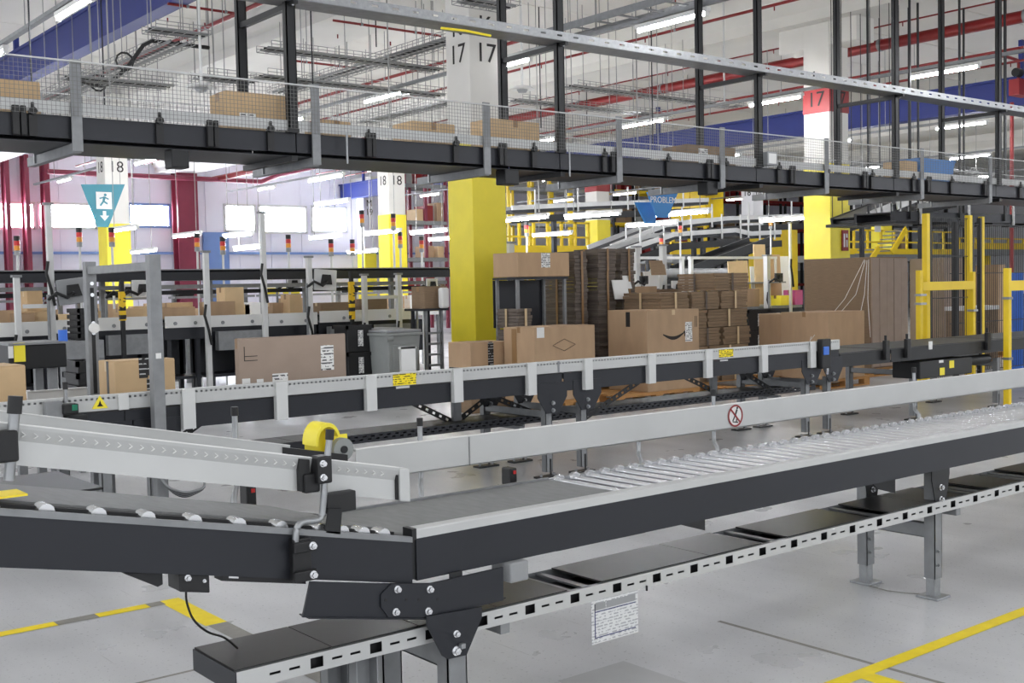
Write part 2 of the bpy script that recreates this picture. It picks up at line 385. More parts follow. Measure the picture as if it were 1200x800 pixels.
for k, (px, py, w) in enumerate(low):
    z = 2.9 if py > 245 else (3.6 if py > 225 else 4.2)
    if py >= 290: z = 2.6
    p = at(px, py, 'Z', z)
    if p.y > 44 or p.x > 60: p = at(px, py, 'Y', 30); 
    lamp(p.x, p.y, p.z, 1.5, 'low hung tube lamp '+w, 'low hung tube lamps over packing lines', top=ZC-.072)
# ---------------------------------------------------------------- front roller conveyor
YN, YF = 3.08, 3.63            # near and far side of the front line
XK = 2.045                     # where the incline meets the level conveyor
def bolt(parent, x, y, z, r=.012, d=.012, mt='chrome'):
    b = MB().cyl((x, y, z), (x, y-d*.4, z), r*1.35, 12); b.cyl((x, y-d*.4, z), (x, y-d*1.4, z), r, 6); b.cyl((x, y-d*1.4, z), (x, y-d*1.7, z), r*.5, 6)
    return b.build('bolt', mt, parent, True)
X1 = 9.6
cv = thing('roller_conveyor', 'dark framed roller conveyor with a silver edge strip running off to the right', 'conveyor', (4.5, 3.35, 0))
# near side profile: lip, web and flange (C section)
def cprofile(y, s, z0, z1, t=.004, lip=.02): # s=+1: flanges point to +y
    return [(y, z0), (y+s*.045, z0), (y+s*.045, z0+lip), (y+s*(.045-t), z0+lip), (y+s*(.045-t), z0+t), (y+s*t, z0+t), (y+s*t, z1-t), (y+s*.045, z1-t), (y+s*.045, z1), (y, z1)]
MB().prism([(a, b) for a, b in cprofile(YN, 1, .655, .793)], 'X', XK+.012, X1).build('near_side_frame', 'dark_metal', cv)
MB().prism([(a, b) for a, b in cprofile(YF, -1, .655, .78)], 'X', XK-.05, X1).build('far_side_frame', 'dark_metal', cv)
st = MB().prism([(YN-.003, .793), (YN+.05, .793), (YN+.05, .800), (YN+.045, .824), (YN+.002, .824), (YN-.003, .820)], 'X', XK+.01, X1); st.build('edge_strip', 'guard_metal', cv)
bx('end_cap', 'black_plastic', cv, XK-.006, XK+.011, YN-.004, YN+.05, .79, .826)
fs = MB().box(XK+.3, X1, YF-.02, YF, .78, .80); fs.build('far_edge_strip', 'galv', cv)
# belt transfer bed at the left, then rollers
XB0, XB1 = 1.93, 3.07
b = MB(); b.add([(1.80, 3.60, .802), (2.05, 3.125, .802), (XB1, 3.125, .802), (XB1, 3.60, .802), (1.80, 3.60, .74), (2.05, 3.125, .74), (XB1, 3.125, .74), (XB1, 3.60, .74)],
    [(0,1,2,3),(4,7,6,5),(0,4,5,1),(1,5,6,2),(2,6,7,3),(3,7,4,0)])
b.build('transfer_belt', 'belt', cv, bevel=.012)
bx('belt_edge', 'galv', cv, 1.84, XB1, 3.602, 3.612, .77, .808)
ro = MB().cyl((0, 3.128, .006), (0, 3.598, .006), .014, 14); ro.cyl((0, 3.598, 0), (0, 3.625, 0), .012, 8)
rm = ro.build('roller', 'chrome', cv, True); rmesh = rm.data; bpy.data.objects.remove(rm)
cap = MB().cyl((0, 3.600, .004), (0, 3.618, .004), .030, 14).cyl((0, 3.618, .004), (0, 3.634, .004), .030, 14, .018); cm = cap.build('roller_cap', 'chrome', cv, True); cmesh = cm.data; bpy.data.objects.remove(cm)
org = world_loc(cv)
k = 0; x = 3.13
while x < X1-.05:
    r = bpy.data.objects.new('roller', rmesh); COL.objects.link(r); r.parent = cv
    r.location = (x, 0, .779)   # roller mesh carries only its own offset from the conveyor origin in x, y
    c_ = bpy.data.objects.new('end_cap', cmesh); COL.objects.link(c_); c_.parent = r
    x += .087; k += 1
bx('bed_pan', 'black_plastic', cv, XB1, X1, 3.13, 3.59, .662, .668)
# support legs: black gusset, galvanised leg with foot, cross member
def leg_set(par, X, mat_leg='galv_dull', top=.66, gus=True, near=3.15, far=3.54, feet=True):
    for y, nm in ((near, 'near'), (far, 'far')):
        l = MB(); l.box(X-.032, X+.032, y-.03, y-.026, .10, top); l.box(X-.032, X-.028, y-.03, y+.03, .10, top); l.box(X+.028, X+.032, y-.03, y+.03, .10, top)
        lg = l.build('leg', mat_leg, par)
        bx('leg_insert', 'galv', lg, X-.026, X+.026, y-.024, y+.024, .012, .30)
        f = MB().box(X-.06, X+.06, y-.06, y+.06, .0, .012); f.build('foot_plate', 'galv', lg, bevel=.003)
        bolt(lg, X-.012, y-.03, .17, .008, .01, 'galv'); bolt(lg, X-.012, y-.03, .24, .008, .01, 'galv')
        if gus:
            yy = y-.036
            MB().prism([(X-.075, top-.01), (X+.085, top-.01), (X+.085, top-.04), (X+.045, top-.20), (X-.035, top-.20), (X-.075, top-.06)], 'Y', yy-.005, yy).build('gusset', 'black_metal', lg)
            bolt(lg, X, yy-.005, top-.10); bolt(lg, X, yy-.005, top-.16)
    m = MB(); m.box(X-.022, X+.022, near+.03, far-.03, .30, .304); m.box(X-.022, X-.018, near+.03, far-.03, .30, .37); m.box(X+.018, X+.022, near+.03, far-.03, .30, .37)
    m.build('cross_member', mat_leg, par)
leg_set(cv, 5.20); leg_set(cv, 8.6)
# knee bracket joining incline and level part, with its big gusset and legs
kn = thing('knee_support', 'black bolted knee bracket on grey legs under the joint of the conveyor', 'support', (2.2, 3.3, 0))
MB().prism([(v.x, v.z) for v in (at(*w_, 'Y', YN-.016) for w_ in ((363, 681), (440, 683), (505, 683), (589, 664), (589, 703), (505, 724), (354, 723)))], 'Y', YN-.02, YN-.012).build('bent_plate', 'dark_metal', kn)
bx('plate_lip', 'dark_metal', kn, 2.06, 2.41, YN-.012, YN+.04, .533, .537)
MB().prism([(1.645, .618), (1.645, .622), (2.07, .535), (2.07, .531)], 'Y', YN-.03, YN+.03).build('plate_lip', 'dark_metal', kn)
pl = MB().prism([(v.x, v.z) for v in (at(*w_, 'Y', YN-.023) for w_ in ((458, 684), (446, 696), (446, 711), (455, 723), (507, 723), (520, 710), (520, 692), (508, 683)))], 'Y', YN-.026, YN-.02).build('splice_plate', 'dark_metal', kn)
for w_ in ((465, 690), (463, 716.5), (503, 690), (501, 715.5)): v = at(*w_, 'Y', YN-.026); bolt(kn, v.x, YN-.026, v.z, .009)
for w_ in ((452, 703), (476, 702.5), (491, 702.5), (513, 702)): v = at(*w_, 'Y', YN-.026); x_, z_ = v.x, v.z; MB().cyl((x_, YN-.0262, z_), (x_, YN-.0275, z_), .005, 8).build('hole', 'black_plastic', kn)
MB().prism([(v.x, v.z) for v in (at(*w_, 'Y', YN-.03) for w_ in ((499, 722), (564, 711), (564, 723), (546, 767), (524, 772), (518, 768), (500, 733)))], 'Y', YN-.034, YN-.027).build('gusset', 'dark_metal', kn)
v = at(534, 742, 'Y', YN-.034); bolt(kn, v.x, YN-.034, v.z, .009); v = at(534, 762, 'Y', YN-.034); bolt(kn, v.x, YN-.034, v.z, .012)
bx('lock_tab', 'galv', kn, v.x+.012, v.x+.028, YN-.052, YN-.036, v.z+.006, v.z+.022)
for y_ in (3.10, 3.50):
    l = MB(); l.box(2.165, 2.245, y_-.025, y_-.02, .02, .42); l.box(2.165, 2.17, y_-.025, y_+.035, .02, .42); l.box(2.24, 2.245, y_-.025, y_+.035, .02, .42)
    lg = l.build('leg', 'galv_dull', kn); bx('foot_plate', 'galv', lg, 2.14, 2.27, y_-.06, y_+.06, 0, .014)
m = MB(); m.box(2.18, 2.23, 3.13, 3.50, .33, .335); m.box(2.18, 2.185, 3.13, 3.50, .33, .42); m.box(2.225, 2.23, 3.13, 3.50, .33, .42); m.build('cross_member', 'galv_dull', kn)
bx('hanger_plate', 'black_metal', kn, 2.18, 2.23, YN-.011, YN-.004, .53, .66)
bx('gap_plate', 'black_metal', cv, 1.98, 2.10, YN+.006, YN+.009, .66, .79)
# small square blocks below the frame
bx('junction_box', 'grey_case', cv, 2.42, 2.50, 3.05, 3.16, .585, .655, .006)
bx('under_bracket', 'black_metal', cv, 2.80, 3.28, 3.25, 3.42, .60, .655, .006)
MB().prism([(3.30, .655), (3.46, .655), (3.46, .605)], 'Y', 3.10, 3.104).build('under_bracket', 'black_metal', cv)
MB().prism([(4.72, .655), (4.95, .655), (4.95, .55), (4.80, .59)], 'Y', 3.20, 3.206).build('under_bracket', 'black_metal', cv)
bx('drive_housing', 'black_metal', cv, 4.75, 5.08, 3.25, 3.5, .60, .654, .008)
# ---------------------------------------------------------------- slotted cable tray under the line
tray = thing('cable_tray', 'long slotted steel cable tray with dark covers below the front conveyor', 'tray', (4.5, 3.25, .43))
TX0, TX1, TZ0, TZ1 = 1.43, 9.5, .435, .492
holes = []; x = TX0+.03; k = 0
while x < TX1-.1:
    holes += [(x, x+.045, .447, .480)] if k else []
    for j in range(2): holes.append((x+.075+j*.065, x+.112+j*.065, .459, .467))
    x += .212; k += 1
MB().slotted(TX0, TX1, 3.098, 3.101, TZ0, TZ1, holes).build('near_rim', 'guard_metal', tray)
bx('rim_lip', 'galv', tray, TX0, TX1, 3.101, 3.118, TZ1-.003, TZ1)
bx('far_rim', 'galv_dull', tray, TX0, TX1, 3.397, 3.40, TZ0, TZ1)
bx('tray_floor', 'black_metal', tray, TX0, TX1, 3.101, 3.397, TZ0, TZ0+.003)
bx('inner_lining', 'black_plastic', tray, TX0, TX1, 3.125, 3.13, TZ0, TZ1-.006)
bx('end_plate', 'dark_metal', tray, TX0-.004, TX0, 3.098, 3.40, TZ0-.01, TZ1)
x = TX0+.002; k = 0
while x < TX1-.3:
    ln = .325 if k < 4 else random.choice((.325, .60))
    bx('tray_cover', 'tray_dark', tray, x, x+ln-.004, 3.112, 3.40, TZ1-.002, TZ1+.004)
    x += ln; k += 1
    if k in (4, 6, 7, 9, 10, 12, 13, 15):
        for j in range(2 if k < 8 else 3):
            bx('rung', 'galv', tray, x, x+.03, 3.105, 3.397, TZ1-.012, TZ1-.004); x += .085
for x_ in (1.62, 2.30, 4.98, 8.5):
    pass
for x_ in (2.43, 5.35, 8.4):
    bx('tray_bracket', 'galv_dull', tray, x_-.02, x_+.02, 3.10, 3.56, TZ0-.035, TZ0)
# two legs of the tray, near left
for x_, y_ in ((1.885, 3.14), (1.905, 3.36)):
    l = MB(); l.box(x_-.04, x_-.036, y_-.02, y_+.03, .01, TZ0); l.box(x_+.036, x_+.04, y_-.02, y_+.03, .01, TZ0); l.box(x_-.04, x_+.04, y_+.026, y_+.03, .01, TZ0)
    lg = l.build('leg', 'galv_dull', tray); bx('foot_plate', 'galv', lg, x_-.06, x_+.06, y_-.06, y_+.06, 0, .012)
# notice sheet hung from the tray
sh = thing('hanging_notice', 'printed paper notice in a clear sleeve hanging from the slotted tray', 'notice', (2.95, 3.095, .44))
bx('sleeve', 'notice', sh, 2.83, 3.07, 3.094, 3.0955, .275, .435)
for k, (a, b_, c, d_) in enumerate(((2.845, 2.90, .40, .425), (2.905, 3.055, .40, .425))): bx('printed_table', 'grey_case', sh, a, b_, 3.0925, 3.094, c, d_)
bx('printed_rule', 'ink_blue', sh, 2.845, 3.055, 3.0925, 3.094, .392, .395); bx('printed_rule', 'ink_blue', sh, 2.845, 3.055, 3.0925, 3.094, .296, .299)
bx('printed_rule', 'ink_blue', sh, 2.845, 2.848, 3.0925, 3.094, .296, .425); bx('hook', 'black_plastic', sh, 3.115, 3.12, 3.09, 3.097, .425, .445)
# ---------------------------------------------------------------- inclined belt conveyor at the left
SL = .212
def inc(v): return (v[0], v[1], v[2]+SL*(XK-v[0]))
ic = thing('incline_conveyor', 'inclined grey belt conveyor with dark sides coming down from the left', 'conveyor', (1.0, 3.35, 0))
XL = -.35
MB(inc).prism(cprofile(YN, 1, .648, .796), 'X', XL, XK-.006).build('near_side_frame', 'dark_metal', ic)
MB(inc).prism(cprofile(YF, -1, .648, .796), 'X', XL, XK-.02).build('far_side_frame', 'dark_metal', ic)
MB(inc).prism([(YN-.006, .782), (YN-.006, .800), (YN+.012, .800), (YN+.012, .796), (YN, .796), (YN, .782)], 'X', XL, XK-.006).build('frame_lip', 'galv_dull', ic)
b = MB(inc); b.add([(XL, 3.60, .812), (XL, 3.17, .812), (1.99, 3.17, .812), (1.80, 3.60, .812), (XL, 3.60, .80), (XL, 3.17, .80), (1.99, 3.17, .80), (1.80, 3.60, .80)],
    [(0,1,2,3),(4,7,6,5),(0,4,5,1),(1,5,6,2),(2,6,7,3),(3,7,4,0)]); b.build('belt', 'belt', ic)
MB(inc).box(XL, XK-.04, 3.13, 3.165, .76, .806).build('belt_support', 'black_plastic', ic)
x = XL+.05
rr = MB().cyl((0, 3.10, 0), (0, 3.155, 0), .022, 12).build('roller_end', 'chrome', ic, True)
while x < XK-.05:
    copy_of(rr, ic, (x, 0, .796+SL*(XK-x))); x += .135 if x < 1.6 else .075
bpy.data.objects.remove(rr)
# side lug and cables under the frame
MB().prism([(1.11, .84), (1.22, .822), (1.22, .79), (1.205, .785)], 'Y', 3.10, 3.16).build('under_bracket', 'black_metal', ic)
jb = MB(inc).box(1.262, 1.352, 3.085, 3.17, .597, .648).build('sensor_plate', 'black_plastic', ic, bevel=.004)
bolt(jb, 1.285, 3.085, .80, .007); bolt(jb, 1.335, 3.085, .782, .004, .006)
MB(inc).box(1.39, 1.66, 3.09, 3.14, .632, .648).build('under_rail', 'black_plastic', ic)
for x_ in (1.41, 1.61): MB(inc).box(x_, x_+.03, 3.085, 3.10, .642, .650).build('clip', 'chrome', ic)
# corner deflector post
dq = [at(*v, 'Y', YN-.006) for v in ((382, 624), (399, 626), (401, 596), (386, 596))]; dp = MB(); dp.prism([(v.x, v.z) for v in dq], 'Y', YN-.006, YN+.004); d1 = dp.build('deflector_post', 'black_metal', ic)
e1 = at(382, 579, 'Y', YN+.01); e2 = at(417, 597, 'Y', YN+.01); bx('deflector_head', 'black_plastic', ic, e1.x, e2.x, YN+.005, YN+.04, e2.z, e1.z, .004)
# guard rails on both sides, held on bent rods
def guard(par, x0, x1, y, zt, h, xf=None, lip=.018, name='guard_rail', flip=1):
    g = MB(xf).prism([(y, zt-h), (y+.003, zt-h), (y+.003, zt-.006), (y+lip*flip, zt-.006), (y+lip*flip, zt), (y, zt)], 'X', x0, x1)
    g.box(x0, x1, y, y+.022, zt-h-.001, zt-h+.003)
    return g.build(name, 'guard_metal', par)
ng = MB(inc).prism([(3.122, .911), (3.120, .911), (3.120, .975), (3.106, 1.008), (3.104, 1.017), (3.126, 1.017), (3.126, 1.013), (3.110, 1.011), (3.123, .977), (3.123, .913), (3.145, .913), (3.145, .911)], 'X', XL, 2.015).build('guard_rail', 'guard_metal', ic)
MB(inc).box(2.015, 2.055, 3.103, 3.147, .910, 1.019).build('end_cap', 'guard_metal', ng, bevel=.004)
MB(inc).box(2.006, 2.015, 3.112, 3.147, .913, 1.016).build('end_gap', 'black_plastic', ng)
chev = MB(inc)
for k in range(40):
    x_ = .80+k*.031
    if x_ > 1.97 or 1.68 < x_ < 1.79: continue
    chev.prism([(x_, 1.000), (x_+.003, 1.000), (x_+.012, .993), (x_+.003, .986), (x_, .986), (x_+.009, .993)], 'Y', 3.1075, 3.113)
stuff(chev.build('chevron_marks', 'white_paint', ng))
fg = guard(ic, XL, 1.93, 3.68, 1.025, .115, inc)
fg2 = guard(cv, 2.20, X1, 3.68, 1.006, .116, None)
bx('rail_lip', 'white_paint', fg2, 2.20, X1, 3.678, 3.700, 1.0062, 1.009)  # white strip on the lip: highlight from above put into the colour
MB(inc).box(XL, 1.93, 3.678, 3.70, 1.0252, 1.028).build('rail_lip', 'white_paint', fg)  # same painted highlight along the far incline guard
MB(inc).box(XL, 2.015, 3.103, 3.127, 1.0172, 1.020).build('rail_lip', 'white_paint', ng)  # bright top edge of the near guard, highlight painted white
for x_ in (2.72,): bx('rail_joint', 'galv_dull', fg2, x_, x_+.003, 3.676, 3.684, .89, 1.004)
MB(inc).box(1.90, 2.16, 3.672, 3.70, .915, 1.018).build('guard_joint', 'black_plastic', ic)
def rod(par, x, ybase, yguard, z0, ztop, mt='galv', zb=None, side=-1):
    zb = zb or z0+.12
    r = MB().tube([(x-.03, ybase, z0), (x-.03, ybase, zb-.035), (x-.026, ybase+(yguard-ybase)*.1, zb-.008), (x-.012, ybase+(yguard-ybase)*.35, zb), (x+.02, ybase+(yguard-ybase)*.6, zb+.002),
        (x+.035, yguard, zb+.025), (x+.038, yguard, zb+.08), (x+.040, yguard, ztop)], .011, 10)
    o = r.build('guard_rod', mt, par, True)
    MB().cyl((x+.040, yguard, ztop-.005), (x+.041, yguard, ztop+.035), .0135, 10).build('rod_cap', 'black_plastic', o, True)
    return o
rp_ = [at(346, 642, 'Y', 3.06), at(347, 624, 'Y', 3.06), at(350, 615, 'Y', 3.062), at(356, 611, 'Y', 3.066), at(368, 610, 'Y', 3.076), at(375, 607, 'Y', 3.080), at(378, 598, 'Y', 3.082), at(381, 560, 'Y', 3.082), at(386, 515, 'Y', 3.082)]
ro_ = MB().tube(smooth_path(rp_, 4), .0105, 10).build('guard_rod', 'galv', ic, True)
MB().cyl(rp_[-1], at(387, 503, 'Y', 3.082), .0135, 10).build('rod_cap', 'black_plastic', ro_, True)
cl = MB(); cl.box(1.60, 1.662, YN-.028, YN-.002, .735, .862); c1 = cl.build('rod_clamp', 'black_plastic', ic, bevel=.004)
for z_ in (.748, .835): 
    bx('clamp_jaw', 'black_plastic', c1, 1.595, 1.672, YN-.045, YN-.028, z_-.012, z_+.02, .004); bolt(c1, 1.655, YN-.045, z_+.006, .009)
q1 = at(370, 535, 'Y', 3.08); q2 = at(388, 565, 'Y', 3.08)
g1 = bx('guard_clamp', 'black_plastic', ic, q1.x, q2.x, 3.068, 3.118, q2.z, q1.z, .006)
q3 = at(357, 556, 'Y', 3.09); q4 = at(376, 576, 'Y', 3.09); bx('guard_clamp', 'black_plastic', ic, q3.x, q4.x, 3.09, 3.118, q4.z, q3.z, .006)
for z_ in (.25, .75): bolt(g1, q1.x+.015, 3.068, q2.z+(q1.z-q2.z)*z_, .008)
MB(inc).box(1.655, 1.69, 3.100, 3.119, .912, 1.012).build('guard_joint', 'black_plastic', ic)
# rod at the left edge of the picture
MB().cyl((.825, 3.10, 1.13), (.845, 3.10, 1.30), .014, 10).build('guard_rod', 'galv', ic, True)
MB().cyl((.845, 3.10, 1.30), (.850, 3.10, 1.345), .018, 10).build('rod_cap', 'black_plastic', ic, True)
bx('guard_clamp', 'black_plastic', ic, .79, .845, 3.068, 3.118, 1.18, 1.26, .006)
bx('hazard_tab', 'yellow_tape', ic, .78, .87, 3.10, 3.20, 1.085, 1.09)
bx('under_plate', 'black_metal', ic, .6, 1.25, 3.64, 4.10, .985, .992)
# rods of the far guard
def far_rod(par, px, ptop, pbot, sh, cap=True):
    a = at(px, ptop, 'Y', 3.71); b_ = at(px, pbot, 'Y', 3.70)
    r = MB().tube([(a.x, 3.71, a.z), (a.x, 3.71, b_.z+.07), (a.x-.01, 3.70, b_.z+.05), (a.x-.035, 3.66, b_.z+.03), (a.x-.045, 3.645, b_.z), (a.x-.045, 3.642, .70)], .010, 10).build('guard_rod', 'galv', par, True)
    if cap: MB().cyl((a.x, 3.71, a.z-.003), (a.x, 3.71, a.z+.028), .013, 10).build('rod_cap', 'black_plastic', r, True)
far_rod(cv, 492, 498, 580, 0); far_rod(cv, 836, 463, 530, 0); far_rod(cv, 1071, 436, 490, 0); far_rod(ic, 275, 486, 590, 0); far_rod(cv, 748, 533-40, 545, 0, False)
# yellow folded reflector with grey wheel by the joint
yr = thing('roller_guard', 'curved yellow plastic cover with a grey wheel at the rail joint', 'cover', (2.12, 3.72, 1.0))
arc = [(math.cos(a)*.055, math.sin(a)*.075) for a in [math.radians(20+k*15) for k in range(12)]]
cx, cz = 2.075, 1.045
MB().prism([(cx+a*.95-.0, cz+b_) for a, b_ in arc]+[(cx+a*.78, cz+b_*.8) for a, b_ in reversed(arc)], 'Y', 3.66, 3.76).build('shell', 'yellow', yr, True)
bx('shell_wing', 'yellow', yr, 2.10, 2.19, 3.72, 3.727, 1.005, 1.065, .003)
bx('shell_back', 'yellow', yr, 2.03, 2.13, 3.752, 3.76, 1.0, 1.09, .003)
MB().cyl((2.155, 3.69, 1.012), (2.155, 3.722, 1.012), .042, 20).build('wheel', 'grey_plastic', yr, True)
MB().cyl((2.155, 3.684, 1.012), (2.155, 3.69, 1.012), .014, 12).build('axle', 'black_metal', yr, True)
# photo sensors on the far side
for nm, px, py in (('black photo sensor with a red lens below the rail, left of the joint', 291, 579), ('black photo sensor with a red lens on the far side beside the belt', 597, 557)):
    p = at(px, py, 'Y', 3.75)
    t = thing('photo_sensor', nm, 'sensor', (p.x, p.y, p.z-.04), 'photo sensors of the front line')
    bx('body', 'black_plastic', t, p.x-.02, p.x+.018, 3.72, 3.78, p.z-.04, p.z+.035, .006); bx('lens', 'red_lens', t, p.x-.004, p.x+.010, 3.716, 3.72, p.z+.01, p.z+.024)
    bx('bracket', 'black_metal', t, p.x-.03, p.x+.03, 3.63, 3.76, p.z-.048, p.z-.04)
# warning mark on the guard: round no-stepping sign
p = at(862, 487, 'Y', 3.676)
sg = thing('no_climbing_sign', 'round red and white prohibition sign with a struck out walking figure', 'sign', (p.x, 3.676, p.z))
ring = MB(); n = 28; R0, R1 = .046, .054
MB().cyl((p.x, 3.679, p.z), (p.x, 3.6775, p.z), .053, 28).build('sign_plate', 'white_paint', sg)
vs = []; fc = []
for i in range(n):
    a = 2*math.pi*i/n
    for r_ in (R0, R1):
        for y_ in (3.6755, 3.6775): vs.append((p.x+math.cos(a)*r_, y_, p.z+math.sin(a)*r_))
for i in range(n):
    j = (i+1) % n
    fc += [(4*i, 4*j, 4*j+2, 4*i+2), (4*i+1, 4*i+3, 4*j+3, 4*j+1), (4*i, 4*i+1, 4*j+1, 4*j), (4*i+2, 4*j+2, 4*j+3, 4*i+3)]
ring.add(vs, fc).build('ring', 'red_paint', sg)
MB().beam((p.x-.035, 3.6760, p.z+.035), (p.x+.035, 3.6760, p.z-.035), .002, .008).build('slash', 'red_paint', sg)
fig = MB(); fig.beam((p.x, 3.6768, p.z+.005), (p.x+.012, 3.6768, p.z+.03), .001, .010); fig.beam((p.x, 3.6768, p.z+.005), (p.x-.02, 3.6768, p.z-.025), .001, .007)
fig.beam((p.x, 3.6768, p.z+.005), (p.x+.012, 3.6768, p.z-.012), .001, .007); fig.beam((p.x+.012, 3.6768, p.z-.012), (p.x+.005, 3.6768, p.z-.032), .001, .007); fig.beam((p.x-.02, 3.6768, p.z-.028), (p.x+.02, 3.6768, p.z-.034), .001, .005); fig.cyl((p.x+.014, 3.6765, p.z+.037), (p.x+.014, 3.6772, p.z+.037), .006, 10)
fig.build('walking_figure', 'ink', sg)
# thin black cable drooping to the tray
q = [at(218, 690, 'Y', 3.12), at(219, 706, 'Y', 3.13), at(227, 726, 'Y', 3.17), at(243, 740, 'Y', 3.2), at(263, 747, 'Y', 3.25), at(278, 750, 'Y', 3.28)]
q[-1].z = .502; q[-2].z = max(q[-2].z, .505)
cb = tag(MB().tube(smooth_path(q), .0035, 6).build('signal_cable', 'cable', None, True), 'thin black cable drooping from the incline to the tray end', 'cable')
# ---------------------------------------------------------------- floor markings
fm = thing('floor_marking', 'yellow floor line with a short branch at the lower right', 'floor marking', (4.8, 2.72, 0))
MB().add([(2.6, 2.69, .002), (9, 2.69, .002), (9, 2.76, .002), (2.6, 2.76, .002)], [(0,1,2,3)]).build('line', 'yellow_tape', fm)
p = at(1010, 792, 'Z', 0)
MB().add([(p.x-.03, 2.69, .0018), (p.x+.06, 2.69, .0018), (p.x+.02, 1.6, .0018), (p.x-.06, 1.6, .0018)], [(0,1,2,3)]).build('branch', 'yellow_tape', fm)
fm = thing('floor_marking', 'worn yellow floor corner marking seen under the inclined conveyor', 'floor marking', (1.8, 5.75, 0))
for x0, x1, mt_ in ((.4, 1.72, 'yellow_tape'), (1.72, 1.92, 'worn_tape'), (1.92, 2.18, 'yellow_tape'), (2.18, 2.26, 'worn_tape'), (2.26, 2.36, 'yellow_tape')):
    MB().add([(x0, 5.71, .002), (x1, 5.71, .002), (x1, 5.79, .002), (x0, 5.79, .002)], [(0,1,2,3)]).build('tape_piece', mt_, fm)
MB().add([(2.25, 5.20, .002), (2.36, 5.20, .002), (2.36, 5.71, .002), (2.25, 5.71, .002)], [(0,1,2,3)]).build('tape_piece', 'yellow_tape', fm)
MB().add([(2.26, 3.2, .0018), (2.36, 3.2, .0018), (2.36, 5.20, .0018), (2.26, 5.20, .0018)], [(0,1,2,3)]).build('tape_piece', 'worn_tape', fm)
MB().add([(1.72, 3.35, .0022), (1.82, 3.35, .0022), (1.82, 3.75, .0022), (1.72, 3.75, .0022)], [(0,1,2,3)]).build('tape_piece', 'yellow_tape', fm)
# ---------------------------------------------------------------- middle conveyor line with white guard rail
CN, CF = 7.20, 8.18
mc = thing('guarded_conveyor', 'dark belt conveyor with a pale perforated guard rail carrying the brown boxes', 'conveyor', (6, 7.7, 0))
def cpro(y, s, z0, z1): return cprofile(y, s, z0, z1)
for x0, x1 in ((-.5, 2.62), (2.63, 6.30), (6.32, 10.12)):
    MB().prism(cpro(CN, 1, .72, .868), 'X', x0, x1).build('near_side_frame', 'dark_metal', mc)
    MB().prism(cpro(CF, -1, .72, .868), 'X', x0, x1).build('far_side_frame', 'dark_metal', mc)
    bx('belt', 'belt', mc, x0, x1, CN+.03, CF-.03, .862, .876)
def perf(x0, x1, z0, z1, pitch, w): 
    h = []; x = x0+pitch/2
    while x < x1-w: h.append((x, x+w, z0, z1)); x += pitch
    return h
rail = MB(); rail.slotted(-.5, 10.1, CN-.028, CN-.025, .880, .974, perf(-.5, 10.1, .949, .962, .034, .016))
rl = rail.build('guard_rail', 'guard_metal', mc)
bx('rail_lip', 'white_metal', rl, -.5, 10.1, CN-.028, CN+.012, .974, .978)
bx('rail_foot', 'guard_metal', rl, -.5, 10.1, CN-.025, CN+.01, .880, .884)
bx('rail_back', 'grey_case', rl, -.5, 10.1, CN-.006, CN-.004, .93, .973)
br = MB(); br.box(0, .088, CN-.048, CN-.030, .715, .978); br.box(0, .006, CN-.030, CN-.002, .715, .93); br.box(.082, .088, CN-.030, CN-.002, .715, .93)
br0 = br.build('rail_bracket', 'white_metal', mc, bevel=.003)
for x in (2.99, 3.66, 4.38, 5.16, 5.90, 6.52, 7.28, 8.03, 8.83, 9.59): copy_of(br0, mc, (x, 0, 0))
bpy.data.objects.remove(br0)
for k, x in enumerate((2.575,)): bx('rail_bracket', 'white_metal', mc, x, x+.065, CN-.045, CN-.029, .875, .978, .003)
for x in (6.17, 6.215): pass
bx('rail_joint', 'galv_dull', rl, 6.23, 6.25, CN-.031, CN-.029, .882, .974)
# stickers on the rail
p = at(476, 445, 'Y', CN-.05)
def sticker(par, name, mt, x, z, w, h, y): return bx(name, mt, par, x-w/2, x+w/2, y-.0015, y, z-h/2, z+h/2)
sticker(mc, 'warning_sticker', 'yellow_sticker', p.x, .925, .205, .085, CN-.0285); sticker(mc, 'small_tag', 'paper', p.x-.0, .866, .12, .018, CN-.001)
p = at(853, 415, 'Y', CN-.05); sticker(mc, 'warning_sticker', 'yellow_sticker', p.x, .93, .20, .075, CN-.0285); sticker(mc, 'small_tag', 'paper', p.x, .862, .11, .014, CN-.001)
p = at(117, 472, 'Y', CN-.03)
MB().prism([(p.x-.05, .895), (p.x+.05, .895), (p.x, .975)], 'Y', CN-.033, CN-.0285).build('warning_triangle', 'yellow', mc)
MB().prism([(p.x-.02, .908), (p.x+.02, .908), (p.x+.006, .925), (p.x, .945), (p.x-.008, .922)], 'Y', CN-.035, CN-.033).build('triangle_pictogram', 'ink', mc)
# sensor and bent plate on the rail at the left
p = at(60, 480, 'Y', CN-.03)
bx('bent_plate', 'galv_dull', mc, p.x-.05, p.x+.05, CN-.09, CN-.03, .86, .965, .004)
p = at(76, 478, 'Y', CN-.08)
sb = bx('rail_sensor', 'black_plastic', mc, p.x-.02, p.x+.07, CN-.12, CN-.05, p.z-.035, p.z+.025, .006); bx('sensor_lens', 'green_lens', sb, p.x+.03, p.x+.062, CN-.124, CN-.12, p.z-.015, p.z+.02)
bx('sensor_bracket', 'black_metal', mc, p.x, p.x+.13, CN-.10, CN-.02, p.z-.075, p.z-.05, .004)
MB().cyl((p.x+.02, CN-.04, .95), (p.x+.02, CN-.04, 1.03), .012, 8).build('guard_rod', 'galv', mc, True); MB().cyl((p.x+.02, CN-.04, 1.03), (p.x+.02, CN-.04, 1.075), .016, 8).build('rod_cap', 'black_plastic', mc, True)
